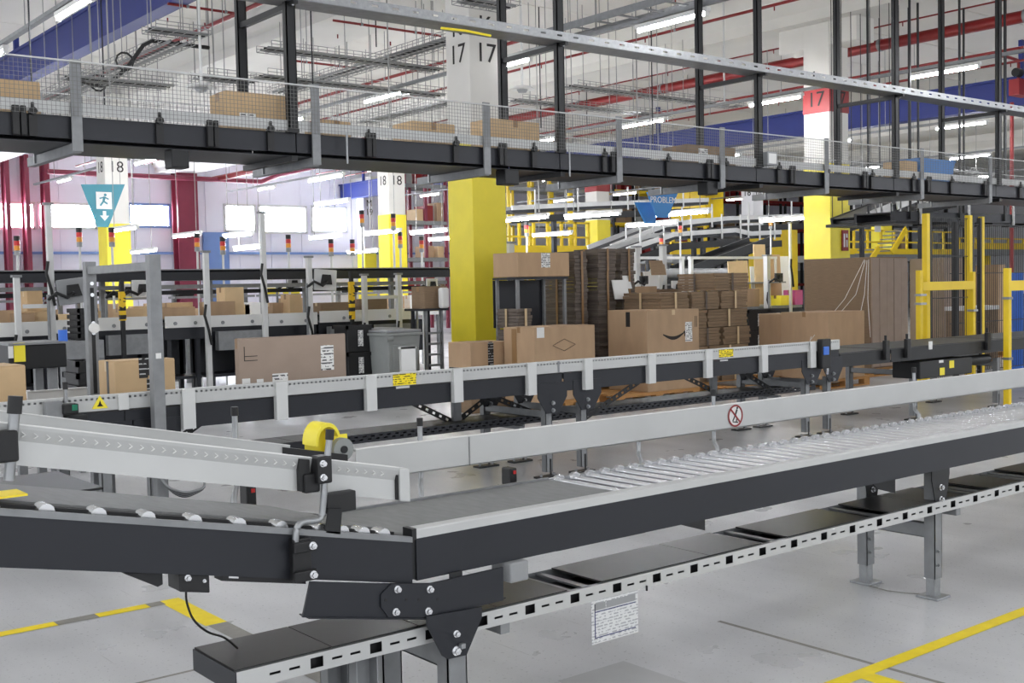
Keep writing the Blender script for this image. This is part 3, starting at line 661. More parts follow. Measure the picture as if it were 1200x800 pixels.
# legs with big dark gussets
def c_leg(X, gus=True, par=mc):
    for y in (7.28, 8.12):
        l = MB(); l.box(X-.035, X+.035, y-.03, y-.025, .05, .60); l.box(X-.035, X-.03, y-.03, y+.03, .05, .60); l.box(X+.03, X+.035, y-.03, y+.03, .05, .60)
        lg = l.build('leg', 'galv_dull', par)
        bx('foot_plate', 'black_metal', lg, X-.11, X+.11, y-.05, y+.05, .0, .016); bx('leg_insert', 'black_metal', lg, X+.0, X+.02, y-.032, y-.03, .02, .16)
        for s in (-.07, .07): MB().cyl((X+s, y, .016), (X+s, y, .035), .012, 6).build('anchor_bolt', 'galv', lg)
        if gus:
            MB().prism([(X-.16, .80), (X+.16, .80), (X+.16, .68), (X+.07, .545), (X-.07, .545), (X-.16, .68)], 'Y', y-.085, y-.078).build('gusset', 'dark_metal', lg)
            for z in (.57, .63): bolt(lg, X, y-.085, z, .013, .014, 'galv')
    m = MB(); m.box(X-.025, X+.025, 7.31, 8.09, .50, .505); m.box(X-.025, X-.02, 7.31, 8.09, .50, .56); m.build('cross_member', 'galv_dull', par)
for X in (2.52, 2.83, 6.19, 6.58, 9.66, 10.02): c_leg(X)
# perforated diagonal braces
def brace(x0, z0, x1, z1, y, par=mc):
    d = math.hypot(x1-x0, z1-z0); ux, uz = (x1-x0)/d, (z1-z0)/d
    def xf(v): return (x0+v[0]*ux-v[2]*uz, v[1], z0+v[0]*uz+v[2]*ux)
    MB(xf).slotted(0, d, y, y+.004, -.025, .025, perf(0.02, d, -.01, .01, .075, .03)).build('diagonal_brace', 'black_metal', par)
brace(5.15, .72, 5.70, .45, 7.9); brace(5.70, .45, 6.2, .72, 7.9); brace(5.9, .72, 6.5, .48, 7.85); brace(6.66, .44, 7.35, .72, 7.35); brace(8.35, .72, 8.9, .50, 7.85); brace(9.05, .70, 9.55, .46, 7.6); brace(3.0, .40, 3.5, .70, 7.9)
bx('cross_post', 'galv_dull', mc, 5.66, 5.74, 7.86, 7.9, .44, .72); bx('cross_post', 'galv_dull', mc, 8.86, 8.94, 7.82, 7.86, .44, .72)
# perforated lower tray
lt = thing('perforated_tray', 'dark perforated cable tray running under the guarded conveyor', 'tray', (6.5, 8.0, .4))
hs = []
for r_, off in ((.425, 0), (.448, .03)):
    hs += [(a+off, b_+off, c_, d_) for a, b_, c_, d_ in perf(4.3, 10.3, r_, r_+.010, .075, .035)]
MB().slotted(3.6, 10.4, 7.70, 7.704, .405, .470, hs).build('near_rim', 'dark_metal', lt)
bx('far_rim', 'dark_metal', lt, 3.6, 10.4, 8.05, 8.054, .405, .475); bx('tray_floor', 'black_metal', lt, 3.6, 10.4, 7.704, 8.05, .405, .41)
for k in range(14): bx('tray_cover', 'belt_dark', lt, 3.61+k*.485, 3.61+k*.485+.478, 7.70, 8.05, .470, .474)
for x in (6.19, 9.66): bx('tray_bracket', 'galv_dull', lt, x-.02, x+.02, 7.6, 8.1, .375, .405)
# right hand run of belts without a guard
rb = thing('belt_run', 'dark belt conveyor with motor box continuing right towards the yellow fence', 'conveyor', (12, 7.7, 0))
for x0, x1 in ((10.14, 11.05), (11.07, 13.5), (13.53, 16.5)):
    MB().prism(cpro(CN, 1, .685, .825), 'X', x0, x1).build('near_side_frame', 'black_metal', rb)
    MB().prism(cpro(CF-.1, -1, .685, .825), 'X', x0, x1).build('far_side_frame', 'black_metal', rb)
    bx('belt', 'belt_dark', rb, x0+.01, x1-.01, CN+.03, CF-.13, .815, .832)
mb = bx('motor_box', 'black_metal', rb, 11.55, 12.65, 7.15, 7.5, .47, .66, .01)
for x, z, w, mt_ in ((12.2, .60, .10, 'yellow'), (12.0, .53, .10, 'yellow'), (11.98, .645, .09, 'paper')): sticker(mb, 'motor_sticker', mt_, x, z, w, .085 if mt_ == 'yellow' else .03, 7.148)
MB().cyl((12.7, 7.3, .60), (13.25, 7.3, .60), .06, 14).build('motor', 'black_metal', rb, True)
MB().prism([(12.7, .66), (13.6, .66), (13.6, .50), (13.35, .50)], 'Y', 7.6, 7.606).build('side_plate', 'galv_dull', rb)
for X in (11.62, 13.43): c_leg(X, False, rb)
for px, py in ((1059, 398), (1034, 403), (1153, 388)):
    p = at(px, py, 'Y', CN+.02)
    z0 = .80; r = MB().tube([(p.x, CN-.01, z0), (p.x, CN-.01, .90), (p.x+.02, CN, .915), (p.x+.10, CN+.02, .915)], .014, 8).build('guard_rod', 'chrome', rb, True)
    bx('rod_clamp', 'black_plastic', rb, p.x-.035, p.x+.035, CN-.05, CN-.003, .72, .93, .006); MB().cyl((p.x, CN-.02, .93), (p.x, CN-.02, .985), .014, 8).build('rod_cap', 'black_plastic', rb, True)
for px, py, mt_ in ((1037, 404, 'blue_plastic'), (1090, 403, 'paper')):
    p = at(px, py, 'Y', CN-.01); bx('side_tag', mt_, rb, p.x-.025, p.x+.03, CN-.02, CN-.004, p.z-.06, p.z+.03)
es = thing('control_button', 'blue and black push button station at the end of the guard rail', 'button', (10.02, 7.12, .80))
p = at(968, 411, 'Y', 7.1)
bx('body', 'black_plastic', es, p.x-.06, p.x+.09, 7.10, 7.168, .70, 1.0, .01); bx('button_face', 'blue_plastic', es, p.x-.05, p.x+.035, 7.085, 7.10, p.z-.04, p.z+.045, .006)
MB().tube([(p.x+.04, 7.12, .74), (p.x+.05, 7.12, .68), (p.x+.06, 7.13, .64)], .012, 6).build('cable_gland', 'chrome', es)
bx('mounting_tab', 'black_metal', es, p.x-.02, p.x+.06, 7.168, 7.172, .70, .88)
# ---------------------------------------------------------------- cartons
def carton(x0, x1, y0, y1, z0, z1, lab, mt_='cardboard', group='cardboard boxes', tape='tape', tapeax='X', seam=True, name='cardboard_box'):
    t = thing(name, lab, 'box', ((x0+x1)/2, (y0+y1)/2, z0), group)
    bx('body', mt_, t, x0, x1, y0, y1, z0, z1, .008)
    w = min(.03, .15*(y1-y0)); e = .0015; xm, ym = (x0+x1)/2, (y0+y1)/2; dz = min(.07, (z1-z0)*.3)
    if tape and tapeax == 'X':
        tp = MB().box(x0-e, x1+e, ym-w, ym+w, z1-.002, z1+e); tp.box(x0-e, x0+.001, ym-w, ym+w, z1-dz, z1+e); tp.box(x1-.001, x1+e, ym-w, ym+w, z1-dz, z1+e)
        tp.build('packing_tape', tape, t)
    elif tape:
        tp = MB().box(xm-w, xm+w, y0-e, y1+e, z1-.002, z1+e); tp.box(xm-w, xm+w, y0-e, y0+.001, z1-dz, z1+e); tp.build('packing_tape', tape, t)
    if seam:
        if tapeax == 'X': bx('top_flap', mt_, t, x0+.004, x1-.004, y0+.002, ym-.002, z1, z1+.003)
        else: bx('top_flap', mt_, t, x0+.004, xm-.002, y0+.002, y1-.002, z1, z1+.003)
    return t
def stick(t, x0, x1, z0, z1, y, mt_='sticker', name='label_sticker'): return bx(name, mt_, t, x0, x1, y-.0022, y-.0003, z0, z1)
def pxbox(e, top, l, r, Y, z0, lab, **k):
    """box whose near upright edge is at pixel column e on the plane Y"""
    a = at(e, top, 'Y', Y); b_ = at(r, top, 'Y', Y); c_ = at(l, top, 'X', a.x)
    return carton(a.x, b_.x, Y, c_.y, z0, a.z, lab, **k), (a.x, b_.x, Y, c_.y, a.z)
ZBELT = .876
t, q = pxbox(279, 397, 274, 405, 7.36, ZBELT, 'large greyish brown box with a white label on the guarded conveyor', mt_='cardboard_grey', group='boxes riding the guarded conveyor', tapeax='X')
t2 = t
stick(t, q[1]-.21, q[1]-.105, 1.02, 1.20, 7.36); stick(t, q[0]+.25, q[0]+.37, .90, 1.02, 7.36); stick(t, q[0]+.02, q[0]+.08, .90, 1.0, 7.36, 'paper'); stick(t, q[0]+.13, q[0]+.18, .90, .99, 7.36, 'paper')
MB().box(q[0]+.04, q[0]+.14, 7.3578, 7.3597, 1.15, 1.155).box(q[0]+.04, q[0]+.14, 7.3578, 7.3597, 1.12, 1.125).box(q[0]+.04, q[0]+.045, 7.3578, 7.3597, 1.12, 1.22).build('printed_mark', 'ink', t)
t, q = pxbox(134, 424, 115, 205, 7.45, ZBELT, 'medium tan box with a dark printed tape stripe behind the grey gate post', mt_='cardboard_tan', group='boxes riding the guarded conveyor', tape='tape_light')
xx = q[0]+.16
stick(t, xx, xx+.075, 1.06, 1.18, 7.45, 'tape_print', 'printed_tape'); stick(t, xx, xx+.06, 1.045, 1.06, 7.45, 'tape_print', 'printed_tape'); stick(t, xx+.05, xx+.125, .96, 1.04, 7.45, 'tape_print', 'printed_tape')
bx('printed_tape', 'tape_dark', t, q[0]-.002, q[0]-.0003, 7.56, 7.60, .90, 1.16)
a = at(30, 428, 'Y', 7.40)
carton(a.x-.62, a.x, 7.40, 7.85, ZBELT, a.z, 'plain tan box cut off by the left edge of the picture', mt_='cardboard_tan', group='boxes riding the guarded conveyor', tape='tape_light')
# floor boxes behind the line, on pallets
def pallet(x0, y0, lab, L=1.2, W_=.8, z=0):
    t = thing('pallet', lab, 'pallet', (x0+L/2, y0+W_/2, z), 'wooden pallets on the floor')
    bd = MB().box(0, L, 0, .12, .122, .144).build('deck_board', 'wood', None)
    for k in range(5):
        c = bd.copy(); COL.objects.link(c); c.parent = t; c.location = Vector((x0, y0+k*(W_-.12)/4, z))-t.location
    bpy.data.objects.remove(bd)
    bl = MB().box(0, .14, 0, .10, .022, .10).build('block', 'wood', None)
    for i in range(3):
        for j in range(3):
            c = bl.copy(); COL.objects.link(c); c.parent = t; c.location = Vector((x0+i*(L-.14)/2, y0+j*(W_-.10)/2, z))-t.location
    bpy.data.objects.remove(bl)
    for j in range(3):
        bx('stringer', 'wood', t, x0, x0+L, y0+j*(W_-.10)/2, y0+j*(W_-.10)/2+.10, z+.10, z+.122); bx('bottom_board', 'wood', t, x0, x0+L, y0+j*(W_-.10)/2, y0+j*(W_-.10)/2+.10, z, z+.022)
    return t
PZ = .144
pallet(9.2, 10.98, 'wooden pallet seen under the conveyor beside the dark gussets', L=1.05)
pallet(10.45, 10.86, 'wooden pallet under the arrow marked box', L=1.6); pallet(12.25, 10.45, 'rightmost wooden pallet, empty, before the stepped bundle pile', L=1.2, W_=.75)
bx('film_wrap', 'galv', thing('plastic_film', 'crumpled clear plastic film lying on the empty pallet', 'film', (12.8, 10.7, PZ)), 12.4, 13.1, 10.5, 10.9, PZ+.001, PZ+.04, .015)
t, q = pxbox(626, 384, 590, 697, 10.95, PZ+.001, 'wide brown box with a printed diamond standing right of the yellow column')
cx = at(661, 404, 'Y', 10.95); 
dm = MB()
P4 = [Vector((cx.x-.19, 10.948, cx.z)), Vector((cx.x, 10.948, cx.z+.075)), Vector((cx.x+.19, 10.948, cx.z)), Vector((cx.x, 10.948, cx.z-.075))]
for i in range(4): dm.beam(P4[i], P4[(i+1) % 4], .002, .014, (0, 1, 0))
dm.build('printed_diamond', 'ink', t); stick(t, q[0]+.04, q[0]+.16, .95, 1.08, 10.95, 'paper'); bx('packing_tape', 'tape', t, q[0]-.002, q[0]-.0003, 11.30, 11.40, .30, q[4]-.02)
t, q = pxbox(758, 364, 712, 819, 10.85, PZ+.001, 'tall brown box printed with a curved arrow and bearing a white label', tapeax='Y', tape='tape_light')
a = at(777, 392, 'Y', 10.85); b_ = at(802, 391, 'Y', 10.85)
sm = MB(); n = 10; up, dn = [], []
for i in range(n+1):
    s = i/n; xx = a.x+(b_.x-a.x)*s; zz = a.z-.065*math.sin(math.pi*min(1, s*.98))+.02*s; th = .008+.016*math.sin(math.pi*s)
    up.append((xx, zz+th)); dn.append((xx, zz-th))
sm.prism(up+dn[::-1], 'Y', 10.8475, 10.8495); sm.prism([(b_.x-.02, b_.z+.03), (b_.x+.015, b_.z+.05), (b_.x+.02, b_.z-.035), (b_.x, b_.z-.03), (b_.x, b_.z+.02)], 'Y', 10.8475, 10.8495)
sm.build('printed_arrow', 'ink', t)
p = at(807, 388, 'Y', 10.85); stick(t, p.x-.07, p.x+.07, p.z-.14, p.z+.13, 10.85); bx('packing_tape', 'tape_dark', t, q[0]-.002, q[0]-.0003, 11.17, 11.25, q[4]-.22, q[4]-.02)
p = at(817, 370, 'Y', 10.85); MB().box(p.x-.05, p.x-.04, 10.848, 10.8497, p.z-.15, p.z).box(p.x-.02, p.x-.01, 10.848, 10.8497, p.z-.15, p.z).build('printed_mark', 'ink', t)
t, q = pxbox(551, 402, 525, 598, 11.6, 0.42, 'low brown box with dark printed tape at the foot of the yellow column', tapeax='Y', tape='tape_print')
xm = (q[0]+q[1])/2; stick(t, xm-.045, xm+.045, .46, q[4]-.01, 11.6, 'tape_print', 'printed_tape'); 
stick(t, q[0]+.02, q[1]-.01, .50, .56, 11.6, 'tape_print', 'printed_tape'); bx('printed_tape', 'tape_print', t, q[0]-.003, q[0]-.0004, 11.62, q[3]-.02, .52, .58)
carton(q[0]+.02, q[1]-.02, 11.62, q[3]-.02, 0, .42, 'brown box underneath the low taped box at the column foot', mt_='cardboard_dark')
# flattened cardboard, strapped in bundles
def bundle(x0, x1, y0, y1, z0, z1, lab, strap=True, mt_='corrugated', group='strapped bundles of flattened cardboard', strapmat='tape_light'):
    t = thing('cardboard_bundle', lab, 'cardboard bundle', ((x0+x1)/2, (y0+y1)/2, z0), group)
    n = 6; h = (z1-z0)/n
    for k in range(n):
        j = random.uniform(-.012, .012); i_ = random.uniform(-.012, .012)
        bx('sheet_pack', mt_, t, x0+.012+j, x1-.012+j, y0+.012+i_, y1-.012+i_, z0+k*h+.0005, z0+(k+1)*h-.003)
    if strap:
        xm = (x0+x1)/2; ym = (y0+y1)/2
        s_ = MB().box(xm-.02, xm+.02, y0-.016, y0-.013, z0, z1).build('strap', strapmat, t)
        bx('strap', strapmat, t, x0-.016, x0-.013, ym-.02, ym+.02, z0, z1)
    return t
ords = ['bottom', 'second', 'third', 'fourth', 'fifth', 'top']
for nm, (e, l, r, Y, top) in (('left tall pile', (673, 632, 690, 12.35, 294)), ('middle tall pile', (700, 680, 723, 12.27, 291)), ('right tall pile', (728, 712, 746, 12.4, 291))):
    a = at(e, top, 'Y', Y); b_ = at(r, top, 'Y', Y); c_ = at(l, top, 'X', a.x); zt = a.z
    y1 = min(max(c_.y, Y+.55), Y+1.3)
    for k in range(6): bundle(a.x, b_.x-.02, Y+random.uniform(-.01, .01), y1, .15+(zt-.15)*k/6, .15+(zt-.15)*(k+1)/6, 'flattened cardboard bundle, %s layer of the %s' % (ords[k], nm), strapmat='tape')
pallet(11.0, 12.45, 'pallet under the tall flattened cardboard piles', L=1.5, W_=.9)
# long carton on top-left and low bundles below it
a = at(604, 296, 'Y', 12.2); b_ = at(664, 293, 'Y', 12.2)
def beamed(): pass
t = carton(a.x, b_.x, 12.15, 12.7, a.z-.33, a.z, 'long brown box laid across the shelf left of the cardboard piles', tapeax='Y'); p = at(640, 304, 'Y', 12.15); stick(t, p.x-.09, p.x+.07, p.z-.11, p.z+.09, 12.15)
sh_ = thing('packing_shelf', 'low dark shelf with grey uprights carrying bundles behind the yellow column', 'shelf', (a.x+.5, 12.2, 0))
for x_ in (a.x+.02, b_.x-.06):
    for y_ in (12.2, 12.65): bx('upright', 'galv_dull', sh_, x_, x_+.04, y_, y_+.04, 0, a.z-.335)
for z_ in (.45,): bx('shelf_board', 'dark_metal', sh_, a.x, b_.x, 12.18, 12.72, z_-.03, z_)
bx('shelf_board', 'dark_metal', sh_, a.x, b_.x, 12.18, 12.72, a.z-.365, a.z-.335)
bx('back_panel', 'dark_metal', sh_, a.x, b_.x, 12.70, 12.72, 1.02, a.z-.37)
for k, z_ in enumerate((.451, .735, 1.021)):
    x2 = at(626 if k < 2 else 634, 340, 'Y', 11.95).x
    bundle(a.x-.03, at(672, 340, 'Y', 12.2).x if k < 2 else x2, 12.14, 12.62, z_, z_+.27, 'folded dark cardboard bundle, %s on the low packing shelf' % ('bottom', 'middle', 'top')[k])
# stepped pile
Y0 = 11.3; zb = PZ; lay = [(776, 876), (778, 878), (776, 880), (779, 879), (774, 877), (800, 880)]
for k in range(6):
    zt = zb+.265; l_, r_ = lay[k]
    xa = at(l_, 400, 'Y', Y0).x; xb = at(r_, 400, 'Y', Y0).x; n = 3 if k % 2 == 0 else 2
    if k == 5: n = 1; xa = at(838, 400, 'Y', Y0).x
    for j in range(n):
        w = (xb-xa)/n; o_ = random.uniform(-.02, .02)
        bundle(xa+j*w+.012, xa+(j+1)*w-.012, Y0+o_, Y0+.75+o_, zb+.001, zt-.004, 'kraft cardboard bundle, %s of %d in the %s layer of the stepped pile' % (('left', 'centre', 'right')[j] if n == 3 else (('left', 'right')[j] if n == 2 else 'only one'), n, ords[k]), mt_='cardboard_dark', group='strapped bundles of the stepped pile', strapmat='corrugated' if (j+k) % 2 else 'tape_light')
    zb = zt
pallet(12.05, 11.3, 'pallet under the stepped bundle pile', L=1.5, W_=.85)
carton(at(742, 340, 'Y', 12.6).x, at(770, 340, 'Y', 12.6).x, 12.6, 13.1, .9, 1.55, 'brown carton standing behind the arrow marked box'); 
st_ = thing('step_stool', 'dark low bench under the carton behind the arrow marked box', 'bench', (at(756, 340, 'Y', 12.8).x, 12.85, 0))
bx('seat', 'dark_metal', st_, at(740, 340, 'Y', 12.6).x, at(800, 340, 'Y', 12.6).x, 12.55, 13.15, .86, .9)
for x_ in (at(741, 340, 'Y', 12.6).x, at(796, 340, 'Y', 12.6).x):
    for y_ in (12.57, 13.08): bx('leg', 'dark_metal', st_, x_, x_+.05, y_, y_+.05, 0, .86)
carton(at(774, 340, 'Y', 12.6).x, at(799, 340, 'Y', 12.6).x, 12.6, 13.0, .9, 1.50, 'darker carton beside the carton behind the arrow marked box', mt_='cardboard_dark')
# big boxes at right with film
t, q = pxbox(1020, 301, 942, 1062, 10.9, PZ, 'huge pallet sized dark brown box under the red banded column', mt_='cardboard_dark', tape=None, seam=False)
bg_ = q
w_ = (q[1]-q[0])/5
for i in range(5): bx('wrapped_sheets', 'cardboard_grey', t, q[0]+i*w_+.003, q[0]+(i+1)*w_-.001, 10.9-.03-.006*(i % 2), 10.9-.001, PZ+.02, q[4]-.02, .01)
pallet(q[0]+.02, 10.95, 'pallet under the huge pallet box', L=q[1]-q[0]-.04, W_=min(q[3]-10.95, 1.2))
fw = thing('stretch_film', 'torn clear stretch film streaming down from the huge pallet box', 'film', (q[0], 10.8, 1.9))
for (xa, ya), (xb, yb), (xc, yc) in (((1013, 304), (990, 350), (950, 398)), ((1014, 305), (1003, 345), (985, 366)), ((1016, 305), (1013, 345), (1008, 368)), ((1018, 304), (1017, 350), (1020, 395)), ((960, 368), (953, 385), (949, 400))):
    MB().tube([at(xa, ya, 'Y', 10.86), at(xb, yb, 'Y', 10.6), at(xc, yc, 'Y', 10.35)], .004, 4).build('film_strand', 'paper', fw, True)
t, q = pxbox(970, 366, 915, 1013, 10.15, PZ, 'squat brown box in front of the huge pallet box', seam=True)
pallet(q[0], 10.2, 'pallet under the squat brown box', L=1.1, W_=.8)
t, q = pxbox(928, 368, 889, 968, 10.9, PZ, 'brown box left of the squat box, partly behind it', tapeax='Y')
pallet(q[0], 11.0, 'pallet under the brown box by the black crates', L=.9, W_=.7)
t, q = pxbox(1106, 302, 1066, 1128, 12.2, PZ, 'tall wrapped box behind the yellow gate', mt_='cardboard_grey', tape=None); pallet(q[0], 12.3, 'pallet behind the yellow gate', L=1.1)
t, q = pxbox(1135, 360, 1108, 1170, 10.6, PZ, 'film wrapped brown stack behind the gate bars', mt_='cardboard_dark'); bx('film_top', 'paper', t, q[0]-.01, q[1]+.01, 10.59, q[3]+.01, q[4]-.06, q[4]+.01); pallet(q[0], 10.7, 'pallet of the film wrapped stack', L=1.0)
t, q = pxbox(1170, 310, 1143, 1178, 11.6, PZ, 'tall brown box between the right fence posts', mt_='cardboard', tape=None); pallet(q[0], 11.7, 'pallet between the right fence posts', L=.9)
# ---------------------------------------------------------------- grey portal over the line at the left
pt = thing('portal_gate', 'grey steel portal straddling the conveyor at the left', 'frame', (2.8, 7.5, 0))
bx('near_post', 'galv_dull', pt, 2.765, 2.84, 7.06, 7.13, 0, 1.845, .004); bx('far_post', 'galv_dull', pt, 2.765, 2.84, 8.24, 8.31, 0, 1.835, .004)
bx('crossbar', 'galv_dull', pt, 2.775, 2.83, 7.13, 8.24, 1.745, 1.80, .004)
bx('far_post_slot', 'black_metal', pt, 2.79, 2.815, 8.236, 8.24, .9, 1.65)
for z_ in (1.60, 1.68, 1.40, 1.33): MB().cyl((2.80, 8.236, z_), (2.80, 8.224, z_), .014, 10).build('bolt', 'chrome', pt)
MB().cyl((2.80, 8.225, 1.365), (2.80, 8.20, 1.365), .036, 16).build('reflector', 'paper', pt, True)
bx('asset_tag', 'paper', pt, 2.785, 2.82, 7.0565, 7.0598, 1.19, 1.225)
for y_ in (7.09, 8.27): bx('base_plate', 'galv', pt, 2.72, 2.885, y_-.08, y_+.08, 0, .012)
# cables under the left part
cbl = thing('cable_bundle', 'loose bundle of grey cables sagging under the guarded conveyor at left', 'cable', (3.0, 7.3, .45))
for k in range(6):
    a = at(193, 566, 'Y', 6.9+k*.03); b_ = at(240, 566, 'Y', 6.9+k*.03); 
    MB().tube(smooth_path([a+Vector((0, .25, .15)), a, a+(b_-a)*.35-Vector((0, 0, .05+k*.006)), a+(b_-a)*.7-Vector((0, 0, .05+k*.004)), b_, b_+Vector((0, .25, .15))]), .008, 6).build('cable', 'cable' if k % 2 else 'galv_dull', cbl, True)
# ---------------------------------------------------------------- infeed equipment at the far left behind the line
inf = thing('infeed_drive', 'black drive housing with yellow and white stickers at the left edge', 'machine', (2.5, 9.2, 0))
a = at(10, 418, 'Y', 9.0); b_ = at(78, 405, 'Y', 9.0)
bx('housing', 'black_metal', inf, a.x, b_.x, 9.0, 9.5, a.z-.1, b_.z+.02, .01)
bx('housing_lid', 'galv_dull', inf, a.x, b_.x, 8.99, 9.51, b_.z+.02, b_.z+.035)
s1 = at(20, 413, 'Y', 8.99); s2 = at(30, 413, 'Y', 8.99); s3 = at(10, 413, 'Y', 8.99)
bx('warning_sticker', 'yellow', inf, s1.x-.02, s2.x-.0, 8.994, 8.999, s1.z-.07, s1.z+.07); bx('label_sticker', 'paper', inf, s3.x, s1.x-.025, 8.994, 8.999, s1.z-.04, s1.z+.05)
for x_ in (a.x+.06, b_.x-.12):
    for y_ in (9.05, 9.4): bx('leg', 'galv_dull', inf, x_, x_+.06, y_, y_+.06, 0, a.z-.1)
bx('lower_panel', 'galv_dull', inf, a.x, b_.x, 9.1, 9.14, .55, .75); bx('lower_panel', 'black_metal', inf, a.x, b_.x, 9.15, 9.19, .35, .55)
p = at(74, 403, 'Y', 9.1); MB().cyl((p.x, 9.1, b_.z+.03), (p.x, 9.1, b_.z+.12), .035, 12).build('knob', 'blue_plastic', inf, True)
wr = thing('side_guide', 'short white side guide rail behind the left boxes', 'guard', (2.2, 8.3, .9))
a = at(28, 462, 'Y', 8.28); b_ = at(98, 457, 'Y', 8.28)
bx('plate', 'white_metal', wr, a.x, b_.x, 8.20, 8.215, .868, b_.z+.02, .004); bx('top_lip', 'white_metal', wr, a.x, b_.x, 8.19, 8.24, b_.z+.02, b_.z+.026)
# ---------------------------------------------------------------- overhead conveyor
ON, OF = 9.05, 9.90
oc = thing('overhead_conveyor', 'long dark overhead conveyor with netted side crossing the whole hall', 'conveyor', (9, 9.5, 2.8))
joints = [.3, 4.9, 7.95, 11.1, 14.0, 16.7, 21]
for x0, x1 in zip(joints, joints[1:]):
    MB().prism([(ON, 2.80), (ON+.05, 2.80), (ON+.05, 2.81), (ON+.01, 2.81), (ON+.01, 2.95), (ON+.05, 2.95), (ON+.05, 2.965), (ON, 2.965)], 'X', x0, x1-.012).build('near_side_frame', 'dark_metal', oc)
    MB().prism([(OF, 2.80), (OF-.05, 2.80), (OF-.05, 2.81), (OF-.01, 2.81), (OF-.01, 2.95), (OF-.05, 2.95), (OF-.05, 2.965), (OF, 2.965)], 'X', x0, x1-.012).build('far_side_frame', 'dark_metal', oc)
    bx('belt', 'belt_dark', oc, x0, x1-.02, ON+.03, OF-.03, 2.955, 2.975)
    bx('return_pan', 'dark_metal', oc, x0, x1-.02, ON+.02, OF-.02, 2.77, 2.775)
    bx('side_guide', 'guard_metal', oc, x0, x1-.02, ON-.02, ON-.015, 2.985, 3.075); bx('side_guide', 'guard_metal', oc, x0, x1-.02, OF+.015, OF+.02, 2.985, 3.075)
# roller ends under the deck and dark clips along the side
cl0 = MB().box(0, .05, ON-.045, ON-.001, 2.80, 3.02).box(.06, .10, ON-.045, ON-.001, 2.80, 3.02).build('clip', 'black_plastic', oc, bevel=.006)
x = 1.0
while x < 20: copy_of(cl0, oc, (x, 0, 0)); x += 1.53
bpy.data.objects.remove(cl0)
cl0 = MB().cyl((0, ON-.05, 2.985), (0, ON-.001, 2.985), .03, 10).cyl((0, ON-.03, 2.985), (0, ON-.03, 3.05), .012, 6).box(-.03, .03, ON-.03, ON-.001, 2.80, 2.96).build('guide_clamp', 'black_plastic', oc)
x = 1.7
while x < 20: copy_of(cl0, oc, (x, 0, 0)); x += .98
bpy.data.objects.remove(cl0)
# idler pans and small motors below
for px, w in ((212, .075), (600, .09), (835, .09)):
    p = at(px, 190, 'Y', 9.06); bx('drive_motor', 'black_metal', oc, p.x-w, p.x+w, 9.06, 9.22, 2.62, 2.77, .01)
# carrying arms with net posts
netpx = [92, 372, 572, 727, 848, 970, 1082, 1162]
for px in netpx:
    p = at(px, 170, 'Y', ON-.06)
    po = bx('net_post', 'galv_dull', oc, p.x-.04, p.x+.04, ON-.048, ON-.032, 2.70, 3.40)
    bx('arm', 'galv_dull', oc, p.x-.03, p.x+.03, ON-.03, OF+.3, 2.69, 2.765)
    bx('far_post', 'galv', oc, p.x-.045, p.x+.045, OF+.055, OF+.075, 2.70, 3.3)
for x_ in (5.35, 8.0): MB().cyl((x_, ON-.09, 2.72), (x_, ON-.09, 3.0), .010, 6).build('stay_rod', 'galv', oc)
# net and its top wire
nt_ = MB(); x = .6
while x < 20.5:
    nt_.box(x-.0013, x+.0013, ON-.054, ON-.051, 2.965, 3.37); x += .033
z = 2.97
while z < 3.38: nt_.box(.6, 20.5, ON-.054, ON-.051, z-.0013, z+.0013); z += .033
stuff(nt_.build('safety_net', 'net', oc))
MB().tube([(.6, ON-.055, 3.385), (10, ON-.055, 3.372), (20.5, ON-.055, 3.36)], .007, 6).build('top_wire', 'white_metal', oc)
nt_ = MB(); x = .6
while x < 20.5: nt_.box(x-.0016, x+.0016, OF+.051, OF+.054, 2.95, 3.28); x += .06
z = 2.95
while z < 3.29: nt_.box(.6, 20.5, OF+.051, OF+.054, z-.0016, z+.0016); z += .06
stuff(nt_.build('safety_net', 'net', oc)); bx('top_wire', 'white_metal', oc, .6, 20.5, OF+.05, OF+.056, 3.285, 3.295)
# black hanger posts in pairs, cross bar between each pair
for k, X in enumerate((4.85, 7.94, 11.12, 14.01, 16.73, 1.75)):
    t = thing('hanger_frame', 'black hanger frame, %s pair of posts from the left holding the overhead conveyor' % ['second', 'third', 'fourth', 'fifth', 'sixth', 'first'][k], 'frame', (X, 9.5, 2.78), 'black hanger frames')
    for y_ in (8.985, 9.965):
        zb_ = 3.0; y2 = y_+(.045 if y_ < 9.5 else 0)
        po = MB(); po.box(X-.045, X+.045, y2-.03, y2-.02, zb_, ZC-.07); po.box(X-.045, X-.035, y2-.03, y2+.03, zb_, ZC-.07); po.box(X+.035, X+.045, y2-.03, y2+.03, zb_, ZC-.07)
        bx('post_shoe', 'black_metal', t, X-.05, X+.05, y2-.035, y2+.035, 2.966, 3.0)
        po = po.build('post', 'black_metal', t); bx('ceiling_plate', 'black_metal', po, X-.09, X+.09, y_-.08, y_+.08, ZC-.08, ZC-.07)
    bx('cross_bar', 'black_metal', t, X-.025, X+.025, 9.01, 9.94, 4.03, 4.08)
    bx('conveyor_bearer', 'black_metal', t, X-.03, X+.03, 9.0, 9.95, 2.72, 2.769)
    bolt(t, X, 8.955, 4.06, .014, .014)
